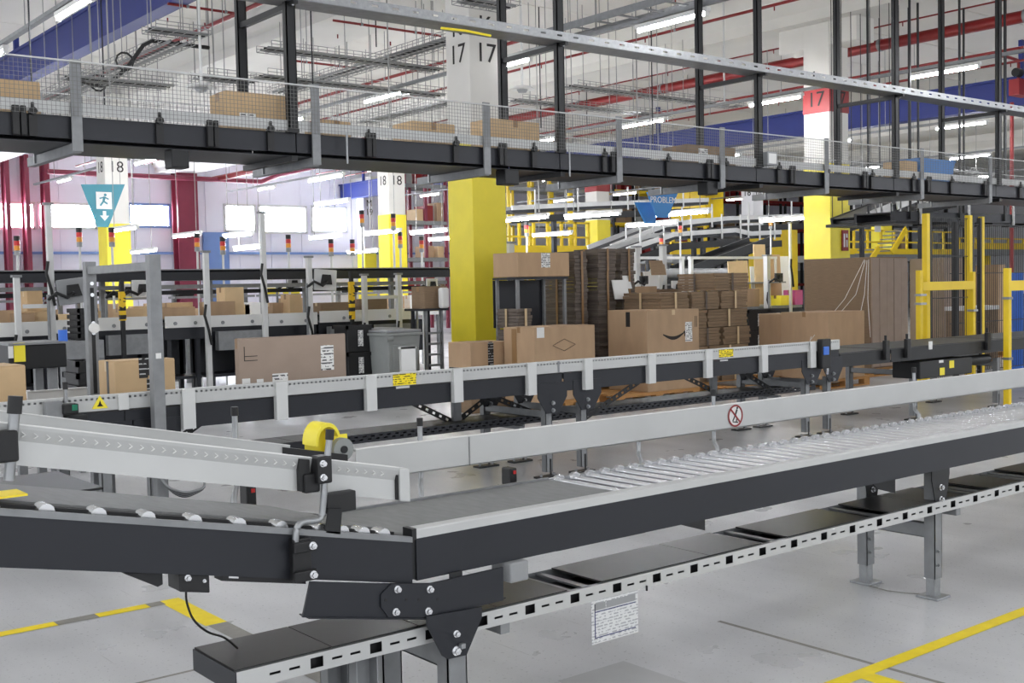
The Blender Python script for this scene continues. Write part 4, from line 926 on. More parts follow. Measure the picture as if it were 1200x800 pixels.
# perforated strut channel fixed to the near posts
sc = thing('cable_channel', 'pale perforated cable channel sloping across the top of the black posts', 'channel', (9, 8.9, 4.1))
hs = perf(3.3, 20.5, 4.125, 4.145, .22, .07)
MB().slotted(3.0, 20.5, 8.90, 8.905, 4.09, 4.175, hs).build('near_rim', 'galv', sc)
bx('tray_floor', 'galv_dull', sc, 3.0, 20.5, 8.905, 9.20, 4.085, 4.09); bx('far_rim', 'galv_dull', sc, 3.0, 20.5, 9.20, 9.205, 4.09, 4.175)
for k, X in enumerate((4.85, 7.94, 11.12, 14.01, 16.73)): bx('bracket', 'black_metal', sc, X-.02, X+.02, 8.90, 9.20, 4.05, 4.084)
for k in range(9): 
    y_ = random.uniform(8.95, 9.15); MB().tube([(3+i*1.75, y_+random.uniform(-.03, .03), 4.105+random.uniform(0, .015)) for i in range(11)], .008, 5).build('cable', random.choice(('cable', 'galv_dull', 'cable')), sc)
MB().tube([at(517, 33, 'Y', 8.88), at(545, 36, 'Y', 8.88), at(575, 42, 'Y', 8.88)], .012, 5).build('yellow_cable', 'yellow', sc)
# boxes riding overhead
ZO = 2.976
t, q = pxbox(264, 106, 245, 340, 9.25, ZO, 'tan box with two white labels riding the overhead conveyor', mt_='cardboard_tan', group='boxes on the overhead conveyor')
x0 = q[0]; w = q[1]-q[0]
bx('label_sticker', 'sticker', t, x0+w*.2, x0+w*.45, 9.2478, 9.2497, 3.05, 3.14); bx('label_sticker', 'sticker', t, x0+w*.6, x0+w*.92, 9.2478, 9.2497, 2.99, 3.07)
a = at(47, 97, 'Y', 9.3); carton(a.x-.75, a.x, 9.3, 9.8, ZO, a.z, 'tan box behind the net at the upper left corner', mt_='cardboard_tan', group='boxes on the overhead conveyor')
for (l, r, tp, lab) in ((483, 533, 146, 'flat tan parcel on the overhead conveyor before column K 17'), (575, 632, 144, 'flat tan parcel on the overhead conveyor right of column K 17'), (378, 411, 143, 'very thin tan parcel on the overhead conveyor by the third net post')):
    a = at(l, tp, 'Y', 9.35); b_ = at(r, tp, 'Y', 9.35); carton(a.x, b_.x, 9.35, 9.7, ZO, max(a.z, b_.z, ZO+.04), lab, mt_='cardboard_tan', group='boxes on the overhead conveyor', tapeax='Y')
a = at(805, 169, 'Y', 9.35); b_ = at(862, 172, 'Y', 9.35)
t = carton(a.x, b_.x, 9.35, 9.75, ZO, a.z, 'reddish brown labelled parcel on the overhead conveyor', mt_='cardboard_dark', group='boxes on the overhead conveyor'); stick(t, a.x+.2, a.x+.36, ZO+.03, a.z-.03, 9.35)
a = at(1060, 188, 'Y', 9.4); b_ = at(1075, 190, 'Y', 9.4); carton(a.x, b_.x, 9.4, 9.75, ZO, a.z, 'small tan box beside the blue tote on the overhead conveyor', mt_='cardboard_tan', group='boxes on the overhead conveyor')
a = at(1077, 185, 'Y', 9.4); b_ = at(1117, 188, 'Y', 9.4)
tt = thing('tote', 'blue plastic tote riding the right end of the overhead conveyor', 'tote', ((a.x+b_.x)/2, 9.6, ZO))
zt = a.z; i_ = .05
for nm, f in (('wall', [(a.x, 9.38, zt), (b_.x, 9.38, zt), (b_.x-i_, 9.42, ZO), (a.x+i_, 9.42, ZO)]), ('wall', [(a.x, 9.82, zt), (b_.x, 9.82, zt), (b_.x-i_, 9.78, ZO), (a.x+i_, 9.78, ZO)]), ('wall', [(a.x, 9.38, zt), (a.x, 9.82, zt), (a.x+i_, 9.78, ZO), (a.x+i_, 9.42, ZO)]), ('wall', [(b_.x, 9.38, zt), (b_.x, 9.82, zt), (b_.x-i_, 9.78, ZO), (b_.x-i_, 9.42, ZO)])):
    o = MB().add(f, [(0,1,2,3)]).build(nm, 'blue_crate', tt); so = o.modifiers.new('solid', 'SOLIDIFY'); so.thickness = .012
bx('base', 'blue_crate', tt, a.x+i_, b_.x-i_, 9.42, 9.78, ZO, ZO+.012); 
r_ = MB(); r_.box(a.x-.02, b_.x+.02, 9.36, 9.39, zt-.03, zt); r_.box(a.x-.02, b_.x+.02, 9.81, 9.84, zt-.03, zt); r_.box(a.x-.02, a.x+.01, 9.36, 9.84, zt-.03, zt); r_.box(b_.x-.01, b_.x+.02, 9.36, 9.84, zt-.03, zt); r_.build('rim', 'blue_crate', tt)
# control boxes on the line
for px, lab in ((902, 'small grey control box on the side of the overhead conveyor'),):
    p = at(px, 188, 'Y', ON-.08); t = thing('control_box', lab, 'box', (p.x, ON-.05, p.z)); bx('case', 'grey_case', t, p.x-.09, p.x+.09, ON-.12, ON-.05, p.z-.06, p.z+.10, .006); bx('cover_plate', 'white_paint', t, p.x-.07, p.x+.07, ON-.126, ON-.12, p.z-.04, p.z+.08)
# ---------------------------------------------------------------- second level of conveyors hung at the right
for k, (xa, za, xb, zb, Y, lab) in enumerate(((at(1045, 232, 'Y', 10.9).x, 2.62, 26.0, 2.70, 10.9, 'dark lower overhead conveyor above the yellow fence'), (at(1014, 258, 'Y', 12.0).x, at(1014, 258, 'Y', 12.0).z, at(1080, 232, 'Y', 12.0).x, at(1080, 232, 'Y', 12.0).z, 12.0, 'inclined dark conveyor with white side panel right of the red banded column'))):
    t = thing('hung_conveyor', lab, 'conveyor', ((xa+xb)/2, Y, min(za, zb)), 'hung conveyors at right')
    for y_ in (Y, Y+.7):
        MB().beam((xa, y_, za), (xb, y_, zb), .05, .16).build('side_frame', 'dark_metal', t)
    MB().beam((xa, Y+.35, za+.06), (xb, Y+.35, zb+.06), .64, .02).build('belt', 'belt_dark', t)
    if k == 1:
        for s, e in ((.0, .42), (.5, .95)): MB().beam((xa+(xb-xa)*s, Y-.05, za+(zb-za)*s+.06), (xa+(xb-xa)*e, Y-.05, za+(zb-za)*e+.06), .02, .16).build('side_panel', 'white_metal', t)
        for i in range(3): bx('indicator', ('paper', 'yellow', 'paper')[i], t, xa+.3+i*.4, xa+.42+i*.4, Y-.08, Y-.03, za-.02+i*.05, za+.07+i*.05)
    for i in range(6):
        s = (i+.3)/6; x_ = xa+(xb-xa)*s; z_ = za+(zb-za)*s
        for y_ in (Y-.05, Y+.75): (MB().beam((x_, y_, z_-.05), (x_, y_, ZC-.07), .03, .03, (1, 0, 0)) if k == 0 else MB().cyl((x_, y_, z_-.05), (x_, y_, ZC-.07), .008, 5)).build('hanger_post', 'black_metal', t)
        bx('stay', 'white_metal', t, x_+.3, x_+.34, Y-.06, Y-.03, z_-.12, z_+.28)
        bx('roller_pack', 'black_metal', t, x_-.3, x_+.35, Y+.02, Y+.68, z_-.12, z_-.07)
p = at(1028, 263, 'Y', 11.9); t = thing('hanging_tag', 'small white tag sign with an arrow hanging under the inclined conveyor', 'sign', (p.x, 11.9, p.z)); bx('plate', 'paper', t, p.x-.10, p.x+.08, 11.88, 11.89, p.z-.13, p.z+.10); MB().prism([(p.x-.06, p.z), (p.x+.02, p.z+.03), (p.x, p.z+.005), (p.x+.05, p.z-.005), (p.x, p.z-.015)], 'Y', 11.874, 11.879).build('arrow', 'ink', t); MB().cyl((p.x, 11.885, p.z+.1), (p.x, 11.94, p.z+.35), .01, 5).build('cord', 'wire', t)
# ---------------------------------------------------------------- services under the roof
def pipe(name, pts, r, mt_, lab, cat, group=None, clamps=True, n=12):
    t = thing(name, lab, cat, pts[0], group)
    MB().tube(pts, r, n).build('pipe_run', mt_, t, True)
    L = (Vector(pts[-1])-Vector(pts[0])).length; k = max(1, int(L/3.2))
    if clamps:
        for i in range(k+1):
            s = (i+.5)/(k+1); p = Vector(pts[0]).lerp(Vector(pts[-1]), s)
            c = MB().cyl((p.x-.0, p.y-.03, p.z), (p.x, p.y+.03, p.z), r*1.12, 12).build('clamp', 'galv_dull', t, True); MB().cyl((p.x, p.y, p.z+r), (p.x, p.y, ZC-.072), .008, 5).build('hanger_rod', 'wire', t)
            if r < .05: MB().cyl((p.x, p.y+.8, p.z-r), (p.x, p.y+.8, p.z-r-.07), .012, 6).build('sprinkler_head', mt_, t)
    return t
pipe('sprinkler_main', [(20.7, -3, 6.32), (20.7, 20, 6.32), (20.7, 45.5, 6.32)], .115, 'red_pipe', 'thick red sprinkler main crossing behind the red banded column', 'pipe')
for k, (x_, z_, r, lab) in enumerate(((20.35, 6.62, .03, 'thin red sprinkler line just above the thick red main'), (23.6, 6.35, .03, 'upper thin red sprinkler line right of the thick main'), (24.5, 6.25, .028, 'lower thin red sprinkler line right of the thick main'), (8.35, 6.05, .035, 'thin red sprinkler line beside the left blue beam'), (13.9, 6.2, .035, 'thin red sprinkler line left of column K 17'), (16.4, 6.4, .028, 'thin red sprinkler line before the pale roof beam'))):
    pipe('sprinkler_pipe', [(x_, -2, z_), (x_, 15, z_), (x_, 42, z_)], r, 'red_pipe', lab, 'pipe', 'red sprinkler pipes')
for k, (px0, py0, px1, py1, X0) in enumerate(((390, 24, 517, 42, 0), (205, 0, 277, 21, 0), (340, 70, 415, 80, 0))):
    a = at(px0, py0, 'Z', 6.1); b_ = at(px1, py1, 'Z', 6.1); a.y = b_.y = (a.y+b_.y)/2
    pipe('sprinkler_branch', [a, (a+b_)/2, b_], .022, 'red_pipe', 'short red sprinkler branch pipe, %s' % ('left of column K 17', 'near the left blue beam', 'over the left part of the net')[k], 'pipe', 'red sprinkler branches', clamps=True)
# red pipe run on the back wall with a bend
a = at(56, 201, 'Y', 44.9); b_ = at(306, 213, 'Y', 44.9)
pipe('wall_pipe', [a, (a+b_)/2, b_, b_+Vector((.5, -.6, .25)), b_+Vector((2.5, -9, .9)), b_+Vector((4.0, -20, 1.6))], .10, 'maroon', 'maroon pipe running along the windows and bending away towards column L 18', 'pipe', clamps=False)
# red riser with fire box, upper right
p = at(1190, 102, 'Y', 13.5)
t = thing('fire_riser', 'red fire box on a red riser pipe at the right edge', 'pipe', (p.x, 13.5, 0))
bx('fire_box', 'red_paint', t, p.x-.12, p.x+.45, 13.35, 13.6, p.z-.20, p.z+.17, .01)
MB().cyl((p.x+.14, 13.66, 0), (p.x+.14, 13.66, 5.6), .045, 12).build('riser', 'red_pipe', t, True)
MB().tube([(p.x+.14, 13.5, p.z+.17), (p.x+.14, 13.5, p.z+.55), (p.x+.10, 13.5, p.z+.62), (p.x-.25, 13.5, p.z+.64), (p.x-.6, 13.5, p.z+.64)], .035, 10).build('branch', 'red_pipe', t, True)
MB().cyl((p.x-.1, 13.45, p.z+.32), (p.x+.1, 13.45, p.z+.32), .10, 14).build('valve_wheel', 'black_metal', t, True)
# wire basket trays
def basket(name, p0, p1, w, h, lab, rods=True, ladder=False, mt_='wire', group='wire cable baskets under the roof'):
    p0, p1 = Vector(p0), Vector(p1); d = (p1-p0); L = d.length; d.normalize(); sd = Vector((-d.y, d.x, 0)).normalized(); upv = Vector((0,0,1))
    t = thing(name, lab, 'cable tray', (p0+p1)/2, group)
    m = MB()
    if ladder:
        for s in (-.5, .5): m.beam(p0+sd*w*s, p1+sd*w*s, .02, h)
        m.build('side_rails', 'galv_dull', t)
        k = 0.15
        while k < L: q = p0+d*k; MB().beam(q-sd*w*.5, q+sd*w*.5, .04, .02).build('rung', 'galv_dull', t); k += .45
    else:
        for s in (-.5, -.25, 0, .25, .5): m.beam(p0+sd*w*s, p1+sd*w*s, .009, .009)
        for s in (-.5, .5):
            for hh in (.5, 1): m.beam(p0+sd*w*s+upv*h*hh, p1+sd*w*s+upv*h*hh, .009, .009)
        k = 0
        while k < L:
            q = p0+d*k; m.beam(q-sd*w*.5, q+sd*w*.5, .008, .008)
            for s in (-.5, .5): m.beam(q+sd*w*s, q+sd*w*s+upv*h, .008, .008)
            k += .16
        stuff(m.build('wire_mesh', mt_, t))
        for j in range(3):
            o_ = (j-1)*w*.25; MB().tube([p0+sd*o_+upv*.02, (p0+p1)/2+sd*(o_+random.uniform(-.04, .04))+upv*.02, p1+sd*o_+upv*.02], .018, 6).build('cable', 'cable' if j == 1 else 'galv_dull', t)
    k = .6
    while rods and k < L:
        q = p0+d*k
        for s in (-.5, .5): MB().cyl(q+sd*w*s, Vector((q.x+sd.x*w*s, q.y+sd.y*w*s, ZC-.072)), .008, 5).build('hanger_rod', 'wire', t)
        k += 2.4
    return t
def bk(px0, py0, px1, py1, z, ax, w, lab, **k):
    a = at(px0, py0, 'Z', z); b_ = at(px1, py1, 'Z', z)
    if ax == 'Y': a.x = b_.x = (a.x+b_.x)/2
    else: a.y = b_.y = (a.y+b_.y)/2
    return basket('cable_basket', a, b_, w, .10, lab, **k)
bk(170, 38, 245, 42, 5.2, 'X', .5, 'upper wire basket tray near the bent black cable, left')
bk(95, 120, 165, 45, 5.2, 'Y', .5, 'wire basket tray running towards the left back corner')
bk(75, 92, 200, 103, 4.6, 'X', .6, 'wide wire basket tray above the left net')
bk(230, 92, 300, 97, 4.9, 'X', .7, 'wire basket tray beside the first black post pair')
bk(305, 60, 520, 82, 5.3, 'X', .5, 'long wire basket tray left of column K 17')
bk(350, 112, 515, 40, 5.5, 'Y', .5, 'wire basket tray rising towards column K 17')
bk(300, 92, 520, 112, 5.0, 'X', .6, 'lower long wire basket tray left of column K 17')
bk(600, 119, 785, 137, 5.2, 'X', .5, 'wire basket tray under the thick red main')
bk(662, 103, 870, 125, 5.5, 'X', .5, 'wire basket tray crossing below the pale roof beam')
bk(440, 145, 520, 118, 4.9, 'Y', .4, 'wire basket tray behind the flat parcels')
bk(650, 42, 815, -3, 5.3, 'Y', .55, 'cable ladder rising to the upper middle edge', ladder=True)
bk(540, 2, 600, 10, 5.5, 'X', .5, 'short wire basket tray above column K 17 strut', )
bk(1010, 190, 1160, 205, 4.6, 'X', .5, 'wire basket tray behind the blue tote')
bc = thing('bent_cable', 'thick black cable bending down over the left net', 'cable', at(160, 70, 'Z', 5.1), None)
MB().tube([at(245, 56, 'Z', 5.25), at(178, 48, 'Z', 5.25), at(168, 53, 'Z', 5.2), at(150, 78, 'Z', 4.9), at(128, 98, 'Z', 4.65), at(118, 101, 'Z', 4.6), at(80, 92, 'Z', 4.6)], .03, 8).build('cable_run', 'cable', bc, True)
for px, py in ((146, 72), (115, 97)):
    p = at(px, py, 'Z', 4.75); MB().tube([p+Vector((math.cos(a)*.12, .0, math.sin(a)*.12)) for a in [i*math.pi/5 for i in range(11)]], .015, 6).build('cable_loop', 'cable', bc, True)
MB().cyl(at(178, 48, 'Z', 5.25), at(178, 48, 'Z', 5.25)*1+Vector((0, 0, ZC-.06-5.25)), .01, 5).build('hanger_rod', 'wire', bc)
# thin vertical drops
drops = [(38, 120), (71, 150), (106, 60), (123, 130), (129, 110), (229, 100), (235, 98), (247, 120), (252, 120), (368, 150), (394, 55), (409, 150), (441, 55), (457, 150), (491, 145), (688, 150), (664, 250), (747, 165), (765, 170), (849, 128), (788, 140), (634, 150)]
for k, (px, py) in enumerate(drops):
    p = at(px, py, 'Y', 15+(k*7) % 9)
    t = tag(MB().cyl((p.x, p.y, p.z), (p.x, p.y, ZC-.072), .012, 5).build('drop_rod', 'wire' if k % 3 else 'dark_metal', None), 'thin vertical hanging rod, %s of the rods counted from the left' % (['first', 'second', 'third', 'fourth', 'fifth', 'sixth', 'seventh', 'eighth', 'ninth', 'tenth', 'eleventh', 'twelfth', 'thirteenth', 'fourteenth', 'fifteenth', 'sixteenth', 'eighteenth', 'seventeenth', 'nineteenth', 'twentieth', 'twenty-second', 'twenty-first'][k]), 'rod', 'thin hanging rods')
# dome cameras / antenna discs
for px, py, lab in ((849, 123, 'round white access point hanging below the thick red main'), (612, 105, 'small white dome camera on a drop right of column K 17'), (236, 103, 'round grey access point on a drop beside the tan overhead box')):
    p = at(px, py, 'Y', 15.5); t = thing('access_point', lab, 'device', p, 'hanging devices under the roof')
    MB().cyl((p.x, p.y, p.z), (p.x, p.y, p.z+.05), .22, 16, .16).build('disc', 'white_paint', t, True); MB().cyl((p.x, p.y, p.z-.05), (p.x, p.y, p.z), .07, 12, .10).build('dome', 'grey_case', t, True); MB().cyl((p.x, p.y, p.z+.05), (p.x, p.y, ZC-.072), .02, 6).build('drop_pole', 'white_metal', t)
# ---------------------------------------------------------------- packing line behind (left half)
BY = 15.0
def X_at(px, Y=BY, py=340): return at(px, py, 'Y', Y).x
uc = thing('takeaway_conveyor', 'long grey topped takeaway conveyor above the packing benches', 'conveyor', (7, 16.2, 1.75))
x0, x1 = X_at(-60, 16), X_at(528, 16)
MB().prism([(16.0, 1.78), (16.0, 1.90), (16.03, 1.93), (16.5, 1.93), (16.53, 1.90), (16.53, 1.78)], 'X', x0, x1).build('bed', 'dark_metal', uc)
bx('top_cover', 'galv_dull', uc, x0, x1, 15.99, 16.54, 1.93, 1.945); bx('lower_pipe', 'galv_dull', uc, x0, x1, 16.1, 16.18, 1.66, 1.72); bx('lower_rail', 'dark_metal', uc, x0, x1, 16.3, 16.36, 1.58, 1.64)
k = x0+.4
while k < x1: 
    MB().box(k, k+.07, 16.2, 16.27, 0, 1.78).build('leg', 'galv_dull', uc); k += 1.6
def monitor(px, py, Y, lab, s=.32, tilt=0.0, mt_='grey_case', post=True, group='screens on swing arms'):
    p = at(px, py, 'Y', Y); t = thing('screen', lab, 'screen', (p.x, Y+.1, p.z-s/2), group)
    def xf(v):
        c, sn = math.cos(tilt), math.sin(tilt); dx, dz = v[0]-p.x, v[2]-p.z
        return (p.x+dx*c-dz*sn, v[1], p.z+dx*sn+dz*c)
    MB(xf).box(p.x-s/2, p.x+s/2, Y, Y+.04, p.z-s*.42, p.z+s*.42).build('back_shell', mt_, t, bevel=.01)
    MB(xf).box(p.x-s/2-.0, p.x+s/2, Y+.04, Y+.055, p.z-s*.42, p.z+s*.42).build('display', 'black_plastic', t)
    MB(xf).prism([(p.x-s*.25, p.z-s*.18), (p.x-s*.18, p.z+s*.22), (p.x+s*.18, p.z+s*.22), (p.x+s*.25, p.z-s*.18)], 'Y', Y-.03, Y).build('mount', 'black_plastic', t)
    MB().tube([(p.x, Y-.03, p.z-.02), (p.x-.10, Y-.08, p.z-.08), (p.x-.22, Y-.05, p.z-.02), (p.x-.30, Y+.03, p.z-.10)], .022, 8).build('swing_arm', 'black_plastic', t, True)
    zb = 1.25 if (15 <= Y < 15.72 and p.x < 9.9) else 0
    MB().cyl((p.x-.30, Y+.03, zb), (p.x-.30, Y+.03, p.z-.04), .02, 8).build('stand_pole', 'galv_dull', t, True); bx('stand_foot', 'galv_dull', t, p.x-.42, p.x-.18, Y-.09, Y+.15, zb, zb+.015)
    return t
def station_post(px, ptop, pbot, Y, lab, w=.07, mt_='white_metal', arm=None):
    a = at(px, ptop, 'Y', Y); t = thing('station_post', lab, 'post', (a.x, Y, 0), 'uprights of the packing benches')
    bx('upright', mt_, t, a.x-w/2, a.x+w/2, Y, Y+w, 0, a.z, .006); bx('foot', 'galv_dull', t, a.x-.12, a.x+.12, Y-.1, Y+.1+w, 0, .02)
    bx('top_plate', 'galv_dull', t, a.x-w*.8, a.x+w*.8, Y-.01, Y+w+.01, a.z, a.z+.03)
    MB().tube([(a.x-w*.6, Y-.02, a.z-.7), (a.x-w, Y-.03, a.z-.85), (a.x-.02, Y-.04, a.z-1.05), (a.x+.02, Y-.03, a.z-1.25)], .02, 6).build('cable', 'cable', t, True)
    if arm: bx('cross_arm', mt_, t, min(a.x, X_at(arm, Y)), max(a.x, X_at(arm, Y)), Y+.01, Y+.05, 1.45, 1.50)
    return t
segs = [(-70, 62, 1.10, 1.28, 'leftmost'), (64, 104, 1.12, 1.29, 'short second'), (112, 190, 1.13, 1.30, 'third, behind the grey portal'), (192, 240, 1.13, 1.29, 'fourth'), (242, 312, 1.12, 1.28, 'fifth, right of the portal'), (314, 372, 1.10, 1.28, 'sixth, above the big grey box'), (374, 482, 1.12, 1.29, 'rightmost, left of the yellow column')]
for k, (a, b_, z0, z1, lab) in enumerate(segs):
    x0, x1 = X_at(a, BY), X_at(b_, BY)-.01
    t = thing('packing_bench', 'white edged packing bench, %s' % lab, 'bench', ((x0+x1)/2, BY+.4, 0), 'white edged packing benches')
    bx('front_plate', 'white_paint', t, x0, x1, BY, BY+.02, z0, z1, .004); bx('back_plate', 'white_metal', t, x0, x1, BY+.75, BY+.77, z0, z1-.03, .004)
    bx('belt', 'dark_metal', t, x0, x1, BY+.02, BY+.75, z1-.08, z1-.05); bx('under_frame', 'dark_metal', t, x0, x1, BY+.05, BY+.7, z0-.16, z0)
    if k % 2 == 0: bx('side_tray', 'galv_dull', t, x0+.1, x1-.1, BY-.12, BY-.01, z0-.32, z0-.06)
    n = max(2, int((x1-x0)/.55))
    for i in range(n): MB().cyl((x0+(i+.5)*(x1-x0)/n, BY-.001, z0+.06), (x0+(i+.5)*(x1-x0)/n, BY-.012, z0+.06), .025, 10).build('bolt', 'galv_dull', t)
    for x_ in (x0+.05, x1-.11):
        for y_ in (BY+.08, BY+.66): bx('leg', 'dark_metal', t, x_, x_+.06, y_, y_+.06, 0, z0-.16)
    bx('lower_shelf', 'dark_metal', t, x0+.02, x1-.02, BY+.12, BY+.66, .42, .46); bx('back_panel', 'dark_metal', t, x0+.02, x1-.02, BY+.66, BY+.68, .46, z0-.16)
for px, pt_, lab, arm in ((57, 240, 'pale upright with cables left of the tilted screen', 27), (242, 296, 'short pale upright near the portal crossbar', None), (308, 250, 'pale upright with looped cables in the middle', None), (363, 302, 'pale upright left of the large centre screen', None), (428, 323, 'pale upright under the L 18 column', 468), (468, 322, 'pale upright nearest the yellow column', None), (20, 325, 'pale upright at the left edge', None)):
    station_post(px, pt_, 385, 14.80, lab, arm=arm)
monitor(86, 341, 14.7, 'tilted grey screen on a black arm at the left', .38, .12); monitor(382, 328, 14.8, 'upright pale screen on a black arm in the centre left', .36, -.06, 'white_metal'); monitor(507, 333, 15.4, 'white screen on a black arm beside the yellow column', .22, 0, 'white_metal')
monitor(167, 338, 15.5, 'pale screen seen through the grey portal', .28, 0, 'white_metal'); monitor(345, 332, 16.9, 'small pale screen behind the centre upright', .24, 0, 'white_metal'); monitor(150, 340, 15.9, 'dark backed screen beside the striped pole', .22, 0, 'paper')
# striped poles
for px, tp, bt, lab in ((411, 318, 378, 'black and yellow striped pole in front of the centre benches'), (142, 328, 380, 'black and yellow striped pole seen inside the portal')):
    a = at(px, tp, 'Y', 14.75); b_ = at(px, bt, 'Y', 14.75); t = thing('striped_pole', lab, 'pole', (a.x, 14.75, 0), 'striped poles')
    bx('pole', 'black_metal', t, a.x-.025, a.x+.025, 14.72, 14.77, 0, a.z)
    bx('hazard_sleeve', 'hazard', t, a.x-.035, a.x+.035, 14.71, 14.78, b_.z+.05, a.z-.15); bx('foot', 'black_metal', t, a.x-.12, a.x+.12, 14.65, 14.85, 0, .02)
# goods on the benches
random.seed(11)
for k, (px, w, h, y_, mt_, lab) in enumerate(((5, .36, .18, 15.3, 'cardboard', 'small brown box at the far left on the bench'), (24, .30, .14, 15.25, 'cardboard', 'low brown box second from left on the bench'), (41, .30, .16, 15.3, 'cardboard_tan', 'tan box left of the tilted screen on the bench'), (46, .2, .42, 15.5, 'cardboard_tan', 'narrow tan carton standing at the left on the bench'), (154, .32, .16, 15.3, 'cardboard_tan', 'tan box behind the portal crossbar on the bench'), (206, .55, .16, 15.3, 'cardboard', 'flat brown box right of the portal on the bench'), (219, .34, .22, 15.5, 'cardboard_tan', 'crumpled tan carton right of the portal on the bench'), (259, .42, .22, 15.3, 'cardboard', 'square brown box left of the centre upright on the bench'), (278, .3, .42, 15.4, 'tan_board', 'pale leaning board box near the centre upright'), (338, .32, .18, 15.5, 'cardboard', 'small brown box near the centre screen'), (346, .2, .3, 15.3, 'cardboard_tan', 'narrow tan carton left of the large centre screen'), (400, .5, .16, 15.5, 'cardboard_dark', 'dark flat carton right of the centre screen'), (448, .5, .2, 15.55, 'cardboard_dark', 'dark flat carton behind the rail near column L 18'), (104, .3, .14, 15.3, 'cardboard_tan', 'small tan carton under the tilted screen'))):
    x_ = X_at(px, BY+.3); carton(x_-w/2, x_+w/2, y_, y_+.28, 1.245, 1.245+h, lab, mt_=mt_, group='goods on the packing benches', tape='tape_light' if k % 2 else 'tape')
def tote(x0, x1, y0, y1, z0, z1, lab, mt_='black_plastic', group='black stacking crates', sticker_=True):
    t = thing('stacking_crate', lab, 'crate', ((x0+x1)/2, (y0+y1)/2, z0), group)
    bx('body', mt_, t, x0+.02, x1-.02, y0+.02, y1-.02, z0, z1-.03, .01); r = MB()
    r.box(x0, x1, y0, y0+.03, z1-.05, z1); r.box(x0, x1, y1-.03, y1, z1-.05, z1); r.box(x0, x0+.03, y0, y1, z1-.05, z1); r.box(x1-.03, x1, y0, y1, z1-.05, z1); r.build('rim', mt_, t)
    if sticker_: bx('label_sticker', 'sticker', t, (x0+x1)/2-.03, (x0+x1)/2+.05, y0+.015, y0+.019, z0+.08, z1-.07)
    return t
for k in range(3): tote(X_at(405, 13.6), X_at(437, 13.6), 13.6, 14.0, k*.37, k*.37+.37, 'tall black crate, %s of the stack beside the grey bins' % ('bottom', 'middle', 'top')[k])
for k in range(5): tote(X_at(90, 13.9), X_at(114, 13.9), 13.9, 14.3, 1.06+k*.075, 1.06+k*.075+.08, 'shallow black tray, %s in the pile under the tilted screen' % ('bottom', 'second', 'third', 'fourth', 'top')[k], sticker_=False, group='shallow black trays')
t = thing('tray_stand', 'pale metal stand carrying the shallow black trays', 'stand', (X_at(102, 13.9), 14.1, 0)); bx('top', 'galv_dull', t, X_at(66, 13.9), X_at(118, 13.9), 13.85, 14.4, .84, 1.06, .006)
for x_ in (X_at(68, 13.9), X_at(113, 13.9)):
    for y_ in (13.88, 14.3): bx('leg', 'galv_dull', t, x_, x_+.06, y_, y_+.06, 0, .84)
for k in range(5): tote(X_at(86, 10.5), X_at(114, 10.5), 10.5, 10.9, .45+k*.11, .45+k*.11+.115, 'flat black tray, %s in the pile behind the left boxes' % ('bottom', 'second', 'third', 'fourth', 'top')[k], sticker_=False, group='flat black trays behind the left boxes')
t = thing('tray_dolly', 'low grey dolly under the flat black trays', 'dolly', (X_at(100, 10.5), 10.7, 0)); bx('deck', 'galv_dull', t, X_at(84, 10.5), X_at(116, 10.5), 10.45, 10.95, .40, .45)
for x_ in (X_at(86, 10.5), X_at(111, 10.5)):
    for y_ in (10.5, 10.85): bx('leg', 'galv_dull', t, x_, x_+.05, y_, y_+.05, 0, .40)
# grey wheeled bins
def wheel_bin(px, lab, dy=0):
    x_ = X_at(px, 13.2+dy); t = thing('wheeled_bin', lab, 'bin', (x_, 13.4+dy, 0), 'grey wheeled bins'); w = .27
    m = MB(); m.add([(x_-w, 13.15+dy, .98), (x_+w, 13.15+dy, .98), (x_+w, 13.72+dy, .98), (x_-w, 13.72+dy, .98), (x_-w*.78, 13.22+dy, .06), (x_+w*.78, 13.22+dy, .06), (x_+w*.78, 13.62+dy, .06), (x_-w*.78, 13.62+dy, .06)], [(0,1,2,3),(4,7,6,5),(0,4,5,1),(1,5,6,2),(2,6,7,3),(3,7,4,0)]); m.build('body', 'grey_plastic', t, bevel=.02)
    m = MB(); m.add([(x_-w*.7, 13.165+dy, .84), (x_+w*.7, 13.165+dy, .84), (x_+w*.6, 13.205+dy, .25), (x_-w*.6, 13.205+dy, .25), (x_-w*.7, 13.15+dy, .84), (x_+w*.7, 13.15+dy, .84), (x_+w*.6, 13.19+dy, .25), (x_-w*.6, 13.19+dy, .25)], [(0,1,2,3),(4,7,6,5),(0,4,5,1),(1,5,6,2),(2,6,7,3),(3,7,4,0)]); m.build('front_panel', 'grey_plastic', t, bevel=.015)
    bx('rim', 'grey_plastic', t, x_-w-.03, x_+w+.03, 13.12+dy, 13.75+dy, .96, 1.0, .012); bx('lid', 'grey_case', t, x_-w-.01, x_+w+.01, 13.14+dy, 13.74+dy, 1.0, 1.04, .015)
    MB().cyl((x_-w-.02, 13.16+dy, .93), (x_-w+.08, 13.16+dy, .93), .045, 12).build('hinge', 'grey_plastic', t, True)
    for s in (-1, 1): MB().cyl((x_+s*(w*.8), 13.55+dy, .10), (x_+s*(w*.8+.05), 13.55+dy, .10), .10, 16).build('wheel', 'rubber', t, True)
wheel_bin(450, 'grey wheeled bin, left of the two by the yellow column', .75); wheel_bin(470, 'grey wheeled bin, right of the two by the yellow column')
